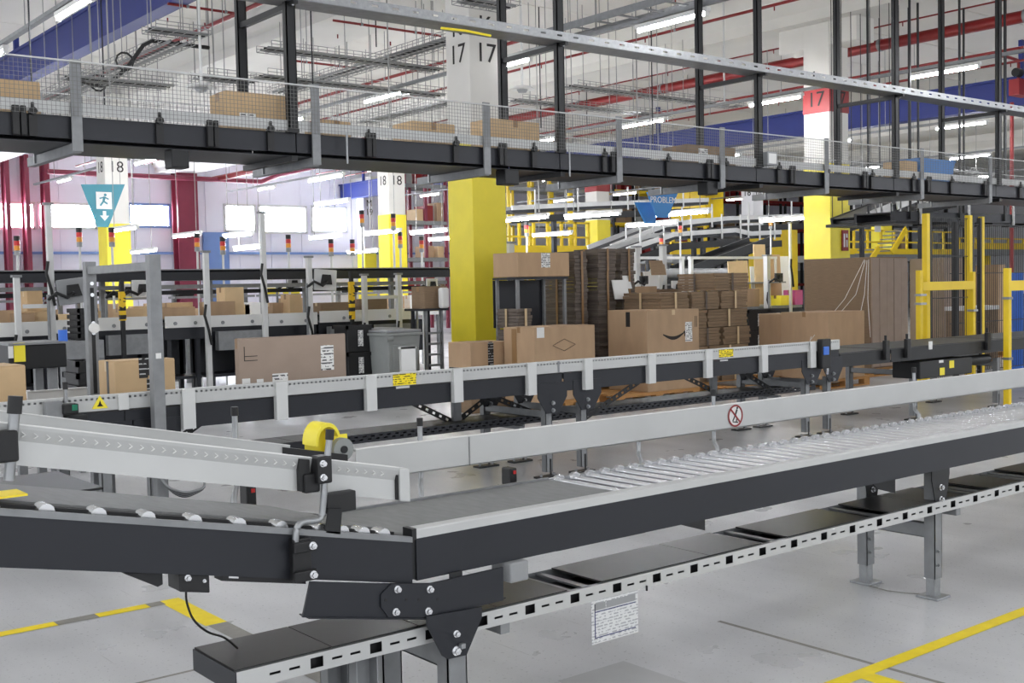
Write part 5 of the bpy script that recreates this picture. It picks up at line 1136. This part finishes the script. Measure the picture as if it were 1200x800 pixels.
# dark rack and carton by the yellow column
t = thing('step_rack', 'narrow grey rung rack standing left of the yellow column base', 'rack', (X_at(509, 13.3), 13.4, 0))
for px in (499, 517): bx('upright', 'galv_dull', t, X_at(px, 13.3)-.02, X_at(px, 13.3)+.02, 13.3, 13.34, 0, 1.28)
for k in range(6): bx('rung', 'galv_dull', t, X_at(499, 13.3), X_at(517, 13.3), 13.3, 13.34, .2+k*.15, .23+k*.15)
for px in (499, 517): bx('rear_leg', 'dark_metal', t, X_at(px, 13.3)-.02, X_at(px, 13.3)+.02, 13.62, 13.66, 0, 1.28)
bx('top', 'dark_metal', t, X_at(490, 13.3), X_at(523, 13.3), 13.25, 13.66, 1.28, 1.31)
carton(X_at(497, 13.3), X_at(524, 13.3), 13.3, 13.62, 1.31, 1.62, 'dark brown carton on the rung rack against the yellow column', mt_='cardboard_dark')
bx('sheet', 'paper', thing('white_bag', 'white plastic bag corner beside the yellow column', 'bag', (X_at(521, 13.2), 13.25, 1.31)), X_at(515, 13.2), X_at(524, 13.2), 13.14, 13.25, 1.312, 1.60, .03)
p = at(479, 430, 'Y', 11.5); t = thing('folded_sheet', 'folded white sheet standing behind the guard rail', 'paper', (p.x, 8.5, .88)); p = at(479, 424, 'Y', 7.9); bx('front_fold', 'paper', t, p.x-.07, p.x+.07, 7.9, 7.905, .878, 1.12); bx('back_fold', 'paper', t, p.x-.06, p.x+.08, 7.94, 7.945, .878, 1.11); bx('spine', 'paper', t, p.x-.07, p.x+.08, 7.9, 7.945, 1.105, 1.12)
# rear packing row, lower detail
for k, (a, b_) in enumerate(((0, 90), (100, 200), (215, 310), (320, 420), (430, 520))):
    x0, x1 = X_at(a, 19.5), X_at(b_, 19.5); t = thing('rear_bench', 'rear packing bench seen between the uprights, %s from the left' % ORD[k], 'bench', ((x0+x1)/2, 19.8, 0), 'rear packing benches')
    bx('top', 'white_metal', t, x0, x1, 19.5, 20.2, 1.05, 1.12); bx('shelf', 'galv_dull', t, x0, x1, 19.9, 20.2, 1.5, 1.54)
    for x_ in (x0+.05, x1-.12): bx('upright', 'galv_dull', t, x_, x_+.07, 20.1, 20.18, 0, 1.75); bx('leg', 'galv_dull', t, x_, x_+.07, 19.55, 19.62, 0, 1.05)
    bx('back_board', 'dark_metal', t, x0+.1, x1-.1, 20.12, 20.14, .3, .95)
    for i in range(4):
        x_ = x0+.3+i*(x1-x0-.6)/3.2; w = random.uniform(.2, .45); h = random.uniform(.15, .34)
        carton(x_, x_+w, 19.6, 19.88, 1.121, 1.121+h, '%s carton on the rear packing bench that is %s from the left' % (ORD[i], ORD[k]), mt_=random.choice(('cardboard', 'cardboard_tan', 'tan_board', 'paper', 'cardboard')), group='cartons on the rear benches', seam=False, tape='tape_light')
    for i in range(2): 
        x_ = x0+.5+i*1.3; tag(bx('bin_box', random.choice(('black_plastic', 'blue_plastic', 'grey_plastic', 'yellow')), None, x_, x_+.3, 19.93, 20.1, 1.541, 1.66, .02), '%s parts bin on the rack shelf of the rear bench %s from the left' % (ORD[i], ORD[k]), 'bin', 'parts bins on the rear benches')
# signal towers
def tower(px, py, Y, lab, pole=True):
    p = at(px, py, 'Y', Y); t = thing('signal_tower', lab, 'signal light', (p.x, Y, 0), 'signal towers')
    MB().cyl((p.x, Y, 0), (p.x, Y, p.z-.12), .02, 8).build('pole', 'white_metal', t, True); bx('foot', 'galv_dull', t, p.x-.1, p.x+.1, Y-.1, Y+.1, 0, .02)
    for i, mt_ in enumerate(('grey_case', 'amber_lens', 'red_lens', 'black_plastic')): MB().cyl((p.x, Y, p.z-.12+i*.075), (p.x, Y, p.z-.12+(i+.95)*.075), .045, 10).build('lens', mt_, t, True)
for px, py, Y, w in ((20, 290, 18.5, 'at the left edge'), (57, 285, 17.5, 'behind the left upright'), (93, 280, 18, 'left of the yellow K 18 base'), (131, 280, 18, 'in front of the yellow K 18 base'), (231, 286, 18, 'right of the maroon column'), (261, 290, 18, 'left of the centre upright'), (338, 287, 18, 'below the middle window'), (388, 292, 18, 'below the right window'), (413, 292, 18, 'left of column L 18'), (424, 258, 17.5, 'highest, before the M 19 column'), (461, 262, 17.5, 'in front of column L 18'), (469, 283, 18, 'low, right of column L 18'), (494, 288, 18, 'left of the large yellow column'), (590, 254, 17, 'right edge of the large yellow column'), (617, 270, 18, 'by the yellow railing'), (775, 285, 17, 'under the blue hanging signs'), (797, 270, 17, 'right of the blue hanging signs'), (903, 262, 17, 'left of the red banded column')): tower(px, py, Y, 'signal light pole '+w)
# ---------------------------------------------------------------- packing area, right half
for k, (a, b_) in enumerate(((602, 640), (740, 832), (838, 940))):
    x0, x1 = X_at(a, 14.6), X_at(b_, 14.6); t = thing('packing_bench', 'cluttered packing bench '+('behind the low shelf right of the yellow column', 'behind the stepped bundle pile', 'left of the red banded column')[k], 'bench', ((x0+x1)/2, 15, 0), 'cluttered packing benches')
    bx('top', 'galv_dull', t, x0, x1, 14.6, 15.3, 1.05, 1.10); bx('shelf', 'galv_dull', t, x0, x1, 15.0, 15.3, 1.55, 1.58); bx('front_apron', 'black_metal', t, x0, x1, 14.6, 14.62, .75, 1.05); bx('drawer_block', 'black_metal', t, x0+.05, x0+.7, 14.65, 15.2, .2, 1.05)
    for x_ in (x0+.02, x1-.09):
        bx('upright', 'white_metal', t, x_, x_+.07, 15.22, 15.29, 0, 2.05); bx('leg', 'galv_dull', t, x_, x_+.07, 14.64, 14.71, 0, 1.05)
    bx('top_bar', 'white_metal', t, x0, x1, 15.22, 15.29, 2.05, 2.10)
for px, tp, lab in ((748, 290, 'tall white upright left of the pale screen'), (779, 288, 'tall white upright beside the brown hanging card'), (901, 300, 'tall white upright with papers left of the red banded column'), (927, 262, 'thin white pole left of the red banded column'), (600, 285, 'white upright hugging the yellow column')): station_post(px, tp, 400, 14.4, lab, w=.10 if px != 927 else .05)
monitor(795, 337, 14.2, 'pale screen on a black arm behind the stepped pile', .30, 0, 'white_metal'); monitor(756, 328, 14.1, 'dark screen between the white uprights', .17, 0, 'black_plastic'); monitor(604, 329, 14.3, 'pale screen right of the yellow column', .20, 0, 'grey_case'); monitor(914, 325, 14.1, 'dark screen left of the red banded column', .2, 0, 'black_plastic')
def board(px0, px1, py0, py1, Y, mt_, lab, lean=.05, cat='board', name='board', group='loose boards and papers'):
    a = at(px0, py0, 'Y', Y); b_ = at(px1, py1, 'Y', Y); x0, x1, z0, z1 = a.x, b_.x, b_.z, a.z; z0 = 1.101 if (14.6 <= Y <= 15.3) else z0; l = lean*(x1-x0)
    return tag(MB().add([(x0, Y, z0), (x1, Y, z0), (x1+l, Y+.08, z1), (x0+l, Y+.08, z1), (x0, Y+.02, z0), (x1, Y+.02, z0), (x1+l, Y+.1, z1), (x0+l, Y+.1, z1)], [(0,1,2,3),(4,7,6,5),(0,4,5,1),(1,5,6,2),(2,6,7,3),(3,7,4,0)]).build(name, mt_, None), lab, cat, group)
board(764, 781, 305, 322, 14.34, 'cardboard_dark', 'brown card hanging between the white uprights'); board(757, 778, 318, 338, 14.5, 'paper', 'white sheet below the brown card'); board(721, 738, 328, 350, 12.17, 'paper', 'wrinkled white delivery note on the tall cardboard pile', cat='paper', name='paper_note')
board(733, 741, 322, 338, 12.345, 'paper', 'second white note at the corner of the tall cardboard pile', cat='paper', name='paper_note')
for px, tp, w, mt_, lab in ((862, 306, 12, 'tan_board', 'pale tan board, left of the leaning pair'), (873, 305, 13, 'tan_board', 'pale tan board, right of the leaning pair'), (890, 312, 16, 'paper', 'white board right of the leaning tan pair'), (893, 286, 14, 'tan_board', 'tall pale tan board above the bench'), (908, 298, 18, 'cardboard', 'brown board leaning at the bench back'), (921, 300, 12, 'paper', 'white paper pad left of the red banded column')):
    board(px-w/2, px+w/2, tp, 345, 14.9+px*.0003, mt_, lab)
for k, (px, w, z0, h, mt_, lab) in enumerate(((750, .3, 1.101, .22, 'black_plastic', 'black tray on the bench between the uprights'), (764, .36, 1.101, .30, 'cardboard', 'brown carton on the bench between the uprights'), (845, .4, 1.101, .3, 'cardboard_dark', 'dark carton on the bench behind the stepped pile'), (880, .4, 1.101, .35, 'cardboard', 'brown carton under the leaning boards'), (620, .25, 1.101, .3, 'blue_plastic', 'blue parts bin right of the yellow column'), (632, .2, 1.101, .42, 'tan_board', 'pale parcel right of the yellow column'), (918, .28, 1.101, .2, 'yellow', 'yellow tape dispenser on the right bench'), (934, .25, 1.101, .30, 'pink_plastic', 'pink parcel by the red banded column'))):
    x_ = X_at(px, 14.7); carton(x_-w/2, x_+w/2, 14.65, 14.95, z0, z0+h, lab, mt_=mt_, group='goods on the cluttered benches', seam=False)
for k, (px, z0) in enumerate(((890, .0), (890, .37), (890, .74), (912, .0), (912, .37), (912, .74))): tote(X_at(px, 12.9)-.3, X_at(px, 12.9)+.3, 12.9, 13.3, z0, z0+.365, 'black crate, %s of the %s stack beside the brown boxes' % (('bottom', 'middle', 'top')[k % 3], ('left', 'right')[k//3]), group='black crates beside the brown boxes')
a = at(808, 315, 'Y', 16.2); b_ = at(860, 313, 'Y', 16.2); t = thing('round_conveyor', 'dark takeaway conveyor with a round grey top above the benches at right', 'conveyor', ((a.x+b_.x)/2, 16.3, 1.5))
MB().cyl((a.x-1.0, 16.3, 1.78), (b_.x, 16.3, 1.78), .11, 16).build('top_roll', 'galv_dull', t, True); bx('bed', 'dark_metal', t, a.x-1.0, b_.x, 16.12, 16.48, 1.42, 1.68)
for x_ in (a.x-.8, b_.x-.2): bx('leg', 'dark_metal', t, x_, x_+.08, 16.25, 16.33, 0, 1.42)
# dark inclined chutes
t = thing('waste_chute', 'black inclined belt rising behind the benches towards the sorter', 'conveyor', (at(850, 300, 'Y', 18).x, 18.4, 0))
a = at(812, 320, 'Y', 18); b_ = at(905, 285, 'Y', 18)
MB().beam(a+Vector((0, .35, 0)), b_+Vector((0, .35, 0)), .7, .12).build('belt', 'rubber', t)
for y_ in (0, .72): MB().beam(a+Vector((0, y_, .08)), b_+Vector((0, y_, .08)), .05, .2).build('side_wall', 'black_metal', t)
for s in (.25, .8): q_ = a.lerp(b_, s); bx('leg', 'dark_metal', t, q_.x-.04, q_.x+.04, 18.3, 18.4, 0, q_.z-.05)
# long sorter conveyors with pale side rails
def sorter(pts, Y, lab, mt_='white_metal', w=.9):
    P = [at(px, py, 'Y', Y) for px, py in pts]; t = thing('sorter_conveyor', lab, 'conveyor', (P[0].x, Y, 0), 'far sorter conveyors')
    for a, b_ in zip(P, P[1:]):
        for y_ in (0, w): MB().beam(a+Vector((0, y_, .1)), b_+Vector((0, y_, .1)), .06, .12).build('side_rail', mt_, t)
        MB().beam(a+Vector((0, w/2, 0)), b_+Vector((0, w/2, 0)), w, .08).build('bed', 'dark_metal', t)
        MB().beam(a+Vector((0, 0, -.22)), b_+Vector((0, 0, -.22)), .08, .18).build('drive_line', 'black_metal', t)
        n = max(1, int((b_-a).length/2.5))
        for i in range(n): q_ = a.lerp(b_, (i+.5)/n); bx('support', 'dark_metal', t, q_.x-.06, q_.x+.06, Y+.05, Y+.15, 0, q_.z-.3)
        for i in range(n*2): q_ = a.lerp(b_, (i+.5)/(n*2)); bx('stay', 'white_metal', t, q_.x-.02, q_.x+.02, Y-.06, Y-.03, q_.z-.1, q_.z+.55)
sorter([(716, 293), (780, 268), (850, 260), (950, 256)], 22, 'pale railed sorter conveyor rising left to right under the blue signs'); sorter([(735, 297), (790, 279), (862, 274), (880, 278), (915, 276)], 20.5, 'lower pale sorter conveyor with a kink above the benches'); sorter([(985, 262), (1040, 246), (1120, 232)], 21, 'pale sorter conveyor rising behind the red banded column'); sorter([(600, 248), (700, 243), (830, 238)], 23.6, 'high pale conveyor beam crossing the banded far column')
# yellow mezzanine railings and racks
def railing(px0, px1, ptop, pbot, Y, lab, n=8, deck=True):
    a = at(px0, ptop, 'Y', Y); b_ = at(px1, ptop, 'Y', Y); zb = at((px0+px1)/2, pbot, 'Y', Y).z; zt = a.z; t = thing('mezzanine_railing', lab, 'railing', ((a.x+b_.x)/2, Y, 0), 'yellow railings')
    for i in range(n): x_ = a.x+(b_.x-a.x)*i/(n-1); bx('post', 'yellow_rail', t, x_-.04, x_+.04, Y, Y+.08, zb, zt)
    bx('top_rail', 'yellow_rail', t, a.x, b_.x, Y, Y+.06, zt-.06, zt); bx('mid_rail', 'yellow_rail', t, a.x, b_.x, Y+.01, Y+.05, (zb+zt)/2-.03, (zb+zt)/2+.03)
    bx('toe_board', 'yellow_rail', t, a.x, b_.x, Y-.02, Y+.01, zb, zb+.22)
    if deck:
        bx('deck', 'galv_dull', t, a.x, b_.x, Y, Y+2.2, zb-.25, zb)
        for i in range(0, n, 3): x_ = a.x+(b_.x-a.x)*i/(n-1); bx('deck_column', 'yellow_rail', t, x_-.1, x_+.1, Y+.9, Y+1.1, 0, zb-.25)
railing(592, 690, 258, 296, 27, 'yellow railing left of the banded far column', 7); railing(788, 876, 283, 298, 25, 'low yellow railing under the sorter conveyors', 6); railing(985, 1120, 268, 298, 26, 'yellow railing right of the red banded column', 10); railing(1125, 1200, 278, 292, 26, 'yellow railing behind the fence at right', 5)
t = thing('mezzanine_stair', 'yellow stair stringers climbing to the right mezzanine', 'stair', (at(1050, 300, 'Y', 25).x, 25, 0))
for (xa, ya), (xb, yb) in (((1045, 296), (1062, 268)), ((1012, 318), (1030, 290))):
    MB().beam(at(xa, ya, 'Y', 25), at(xb, yb, 'Y', 25), .06, .22).build('stringer', 'yellow_rail', t)
    for i in range(6): q_ = at(xa, ya, 'Y', 25).lerp(at(xb, yb, 'Y', 25), (i+.5)/6); bx('tread', 'galv_dull', t, q_.x-.12, q_.x+.12, 25.03, 25.8, q_.z-.02, q_.z+.02)
q_ = at(1020, 318, 'Y', 25); bx('stair_column', 'yellow_rail', t, q_.x-.1, q_.x+.1, 25.3, 25.5, 0, q_.z)
def rack(px0, px1, ptop, Y, n, lab, mt_='black_metal', beam='yellow_rail', dep=1.1, goods=True):
    a = at(px0, ptop, 'Y', Y); b_ = at(px1, ptop, 'Y', Y); t = thing('pallet_rack', lab, 'rack', ((a.x+b_.x)/2, Y, 0), 'far racks'); zt = min(a.z, 6.3)
    for i in range(n+1):
        x_ = a.x+(b_.x-a.x)*i/n
        for y_ in (Y, Y+dep): bx('upright', mt_, t, x_-.06, x_+.06, y_, y_+.1, 0, zt)
    for k in range(4):
        z_ = zt*(k+.9)/4.2
        for y_ in (Y-.02, Y+dep+.02): bx('beam', beam, t, a.x, b_.x, y_, y_+.06, z_-.07, z_+.07)
        bx('shelf_deck', 'galv_dull', t, a.x, b_.x, Y+.05, Y+dep, z_+.07, z_+.09)
        if goods:
            for i in range(n*2):
                w = (b_.x-a.x)/(n*2); x_ = a.x+i*w; h = random.uniform(.4, .8)
                if random.random() < .7: bx('stored_goods', random.choice(('cardboard', 'red_paint', 'tan_board', 'cardboard_dark', 'grey_plastic')), t, x_+.12, x_+w*.85, Y+.12, Y+dep-.1, z_+.09, z_+.09+h)
    return t
rack(596, 690, 208, 36, 4, 'yellow and grey racking left of the banded far column', 'yellow_rail', 'galv_dull', goods=False); rack(720, 830, 212, 38, 5, 'black racking with yellow beams behind the blue hanging signs'); rack(838, 985, 210, 40, 6, 'black racking with red goods behind the far grey column', 'black_metal', 'red_paint'); rack(998, 1130, 150, 34, 6, 'tall black racking behind the blue tote', 'black_metal', 'galv_dull'); rack(474, 522, 204, 37, 2, 'brown posted racking left of the large yellow column', 'maroon', 'galv_dull', goods=True)
t = thing('yellow_container', 'large yellow wall panels behind the far sorter', 'panel', (at(835, 250, 'Y', 33).x, 33, 0))
for i, (px0, px1) in enumerate(((790, 808), (809, 827), (828, 848))):
    a = at(px0, 224, 'Y', 33); b_ = at(px1, 262, 'Y', 33); bx('panel', 'yellow_rail', t, a.x, b_.x, 33, 33.1, b_.z, a.z); bx('panel_post', 'yellow_rail', t, a.x, a.x+.12, 33.1, 33.2, 0, a.z)
t = thing('yellow_container', 'yellow machine panel left of the red banded column', 'panel', (at(900, 280, 'Y', 24).x, 24, 0)); a = at(876, 268, 'Y', 24); b_ = at(935, 300, 'Y', 24)
for i in range(3): w = (b_.x-a.x)/3; bx('panel', 'yellow_rail', t, a.x+i*w+.01, a.x+(i+1)*w-.01, 24, 24.1, 0, a.z)
# hanging triangular signs
def tri_sign(px0, px1, tp, bt, Y, mt_, lab, words=None, exit_=False, skew=0):
    a = at(px0, tp, 'Y', Y); b_ = at(px1, tp, 'Y', Y); c_ = at((px0+px1)/2+skew, bt, 'Y', Y); t = thing('hanging_sign', lab, 'sign', (c_.x, Y, c_.z), 'triangular hanging signs')
    MB().prism([(a.x, a.z), (b_.x, b_.z), (c_.x+.12, c_.z), (c_.x-.12, c_.z)], 'Y', Y-.02, Y+.02).build('panel', mt_, t)
    for x_ in (a.x+.1, b_.x-.1): MB().cyl((x_, Y, a.z), (x_, Y, ZC-.072), .006, 4).build('suspension_wire', 'wire', t)
    if words: text('lettering', words, (b_.x-a.x)*.20, ((a.x+b_.x)/2, Y-.024, a.z-(a.z-c_.z)*.3), (H, 0, 0), 'paper', t, .003)
    if exit_:
        xm = (a.x+b_.x)/2; zm = a.z-(a.z-c_.z)*.35; s = (b_.x-a.x)*.15
        bx('pictogram_field', 'paper', t, xm-s*1.2, xm+s*1.2, Y-.025, Y-.021, zm-s*1.4, zm+s*1.2)
        m = MB(); y_ = Y-.029
        m.cyl((xm+s*.2, y_-.002, zm+s*.75), (xm+s*.2, y_+.002, zm+s*.75), s*.22, 10); m.beam((xm+s*.1, y_, zm+s*.5), (xm-s*.1, y_, zm-s*.2), .003, s*.35); m.beam((xm-s*.1, y_, zm-s*.2), (xm+s*.5, y_, zm-s*.6), .003, s*.25); m.beam((xm-s*.1, y_, zm-s*.2), (xm-s*.6, y_, zm-s*.9), .003, s*.25); m.beam((xm+s*.1, y_, zm+s*.4), (xm-s*.7, y_, zm+s*.2), .003, s*.2); m.beam((xm+s*.1, y_, zm+s*.4), (xm+s*.7, y_, zm+s*.1), .003, s*.2)
        m.build('running_figure', 'teal_sign', t)
        MB().prism([(xm-s*.25, zm-s*1.7), (xm+s*.25, zm-s*1.7), (xm+s*.25, zm-s*2.4), (xm+s*.7, zm-s*2.4), (xm, zm-s*3.2), (xm-s*.7, zm-s*2.4), (xm-s*.25, zm-s*2.4)], 'Y', Y-.026, Y-.021).build('arrow', 'paper', t)
tri_sign(95, 146, 216, 266, 26, 'teal_sign', 'teal triangular emergency exit sign with a running figure and arrow', exit_=True)
tri_sign(758, 794, 225, 255, 14.2, 'blue_sign', 'blue triangular hanging sign, larger right one', 'PROBLEM')
tri_sign(744, 768, 237, 262, 14.5, 'blue_sign', 'blue triangular hanging sign, smaller tilted left one', None, skew=6)
# ---------------------------------------------------------------- yellow safety fence at right
def ypost(par, x, y, zt, w=.07, name='post', zb=0): 
    o = bx(name, 'yellow_rail', par, x-w/2, x+w/2, y, y+w, zb, zt, .004)
    if zb == 0: bx('base_plate', 'yellow_rail', o, x-.08, x+.08, y-.05, y+w+.05, 0, .012)
    return o
fn = thing('safety_gate', 'yellow framed wire mesh safety gate behind the belt run', 'gate', (14.8, 8.8, 0))
Yg = 8.75
xa, xb, xc = at(1081, 316, 'Y', Yg).x, at(1142, 318, 'Y', Yg).x, at(1167, 250, 'Y', Yg+.4).x
ypost(fn, xa-.02, Yg, 1.70); ypost(fn, xb, Yg, 1.67)
xa2, xb2 = at(1088, 250, 'Y', Yg+.25).x, at(1138, 250, 'Y', Yg+.25).x
for x_ in (xa2, xb2): ypost(fn, x_, Yg+.25, 2.50, .08); bx('slide_track', 'black_metal', fn, x_+.045, x_+.085, Yg+.25, Yg+.31, 0, 2.5)
ypost(fn, xc, Yg+.6, 2.52, .07); bx('slide_track', 'black_metal', fn, xc-.09, xc-.05, Yg+.6, Yg+.66, 0, 2.5)
bx('cross_rail', 'yellow_rail', fn, xa, xb, Yg-.005, Yg+.06, 1.42, 1.54, .004)
for z_ in (1.35, 1.23): bx('clamp', 'galv', fn, xa-.07, xa+.07, Yg-.02, Yg+.08, z_-.0, z_+.03); 
for z_ in (1.10,): bx('clamp', 'galv', fn, xb-.06, xb+.06, Yg-.02, Yg+.08, z_, z_+.03)
m = MB(); x = xa2+.1
while x < xb2-.05: m.box(x-.003, x+.003, Yg+.28, Yg+.286, .15, 2.45); x += .05
for z_ in (.15, .7, 1.3, 1.9, 2.45): m.box(xa2+.05, xb2, Yg+.278, Yg+.29, z_-.006, z_+.006)
stuff(m.build('wire_mesh', 'black_metal', fn))
m = MB(); x = xb2+.12
while x < xc+2.2: m.box(x-.003, x+.003, Yg+.62, Yg+.626, .15, 2.4); x += .06
for z_ in (.15, .9, 1.65, 2.4): m.box(xb2+.05, xc+2.2, Yg+.618, Yg+.63, z_-.006, z_+.006)
stuff(m.build('wire_mesh', 'black_metal', fn)); ypost(fn, xc+2.2, Yg+.6, 2.5)
xm = at(1126, 330, 'Y', Yg+.25).x; bx('gate_stile', 'black_metal', fn, xm-.04, xm+.04, Yg+.3, Yg+.36, .1, 2.4)
fp = thing('guard_post', 'tall yellow post standing before the belt run at the right edge', 'post', (13.55, 7.05, 0))
p = at(1182, 314, 'Y', 7.0)
ypost(fp, p.x, 6.98, p.z, .07); bx('collar', 'galv_dull', fp, p.x-.045, p.x+.045, 6.97, 7.06, .60, .63); bx('collar', 'galv_dull', fp, p.x-.045, p.x+.045, 6.97, 7.06, 1.32, 1.35)
bx('side_rail', 'yellow_rail', fp, p.x, p.x+1.6, 6.99, 7.04, p.z-.27, p.z-.15); ypost(fp, p.x+1.6, 6.98, p.z)
x_ = at(1152, 430, 'Y', 7.6).x; 
bp = thing('blue_cabinet', 'blue and dark machine cabinet at the right edge behind the yellow post', 'cabinet', (at(1195, 350, 'Y', 9.6).x, 9.8, 0)); a = at(1194, 312, 'Y', 9.6)
bx('body', 'dark_metal', bp, a.x+.15, a.x+1.4, 9.6, 9.85, 0, 1.3, .01); bx('blue_side', 'blue_plastic', bp, a.x+.1, a.x+.15, 9.6, 9.85, 0, 1.65); bx('door', 'black_metal', bp, a.x+.2, a.x+1.35, 9.58, 9.6, .1, 1.2); bx('handle', 'chrome', bp, a.x+.28, a.x+.32, 9.55, 9.58, .6, .8)
bpy.context.view_layer.update()
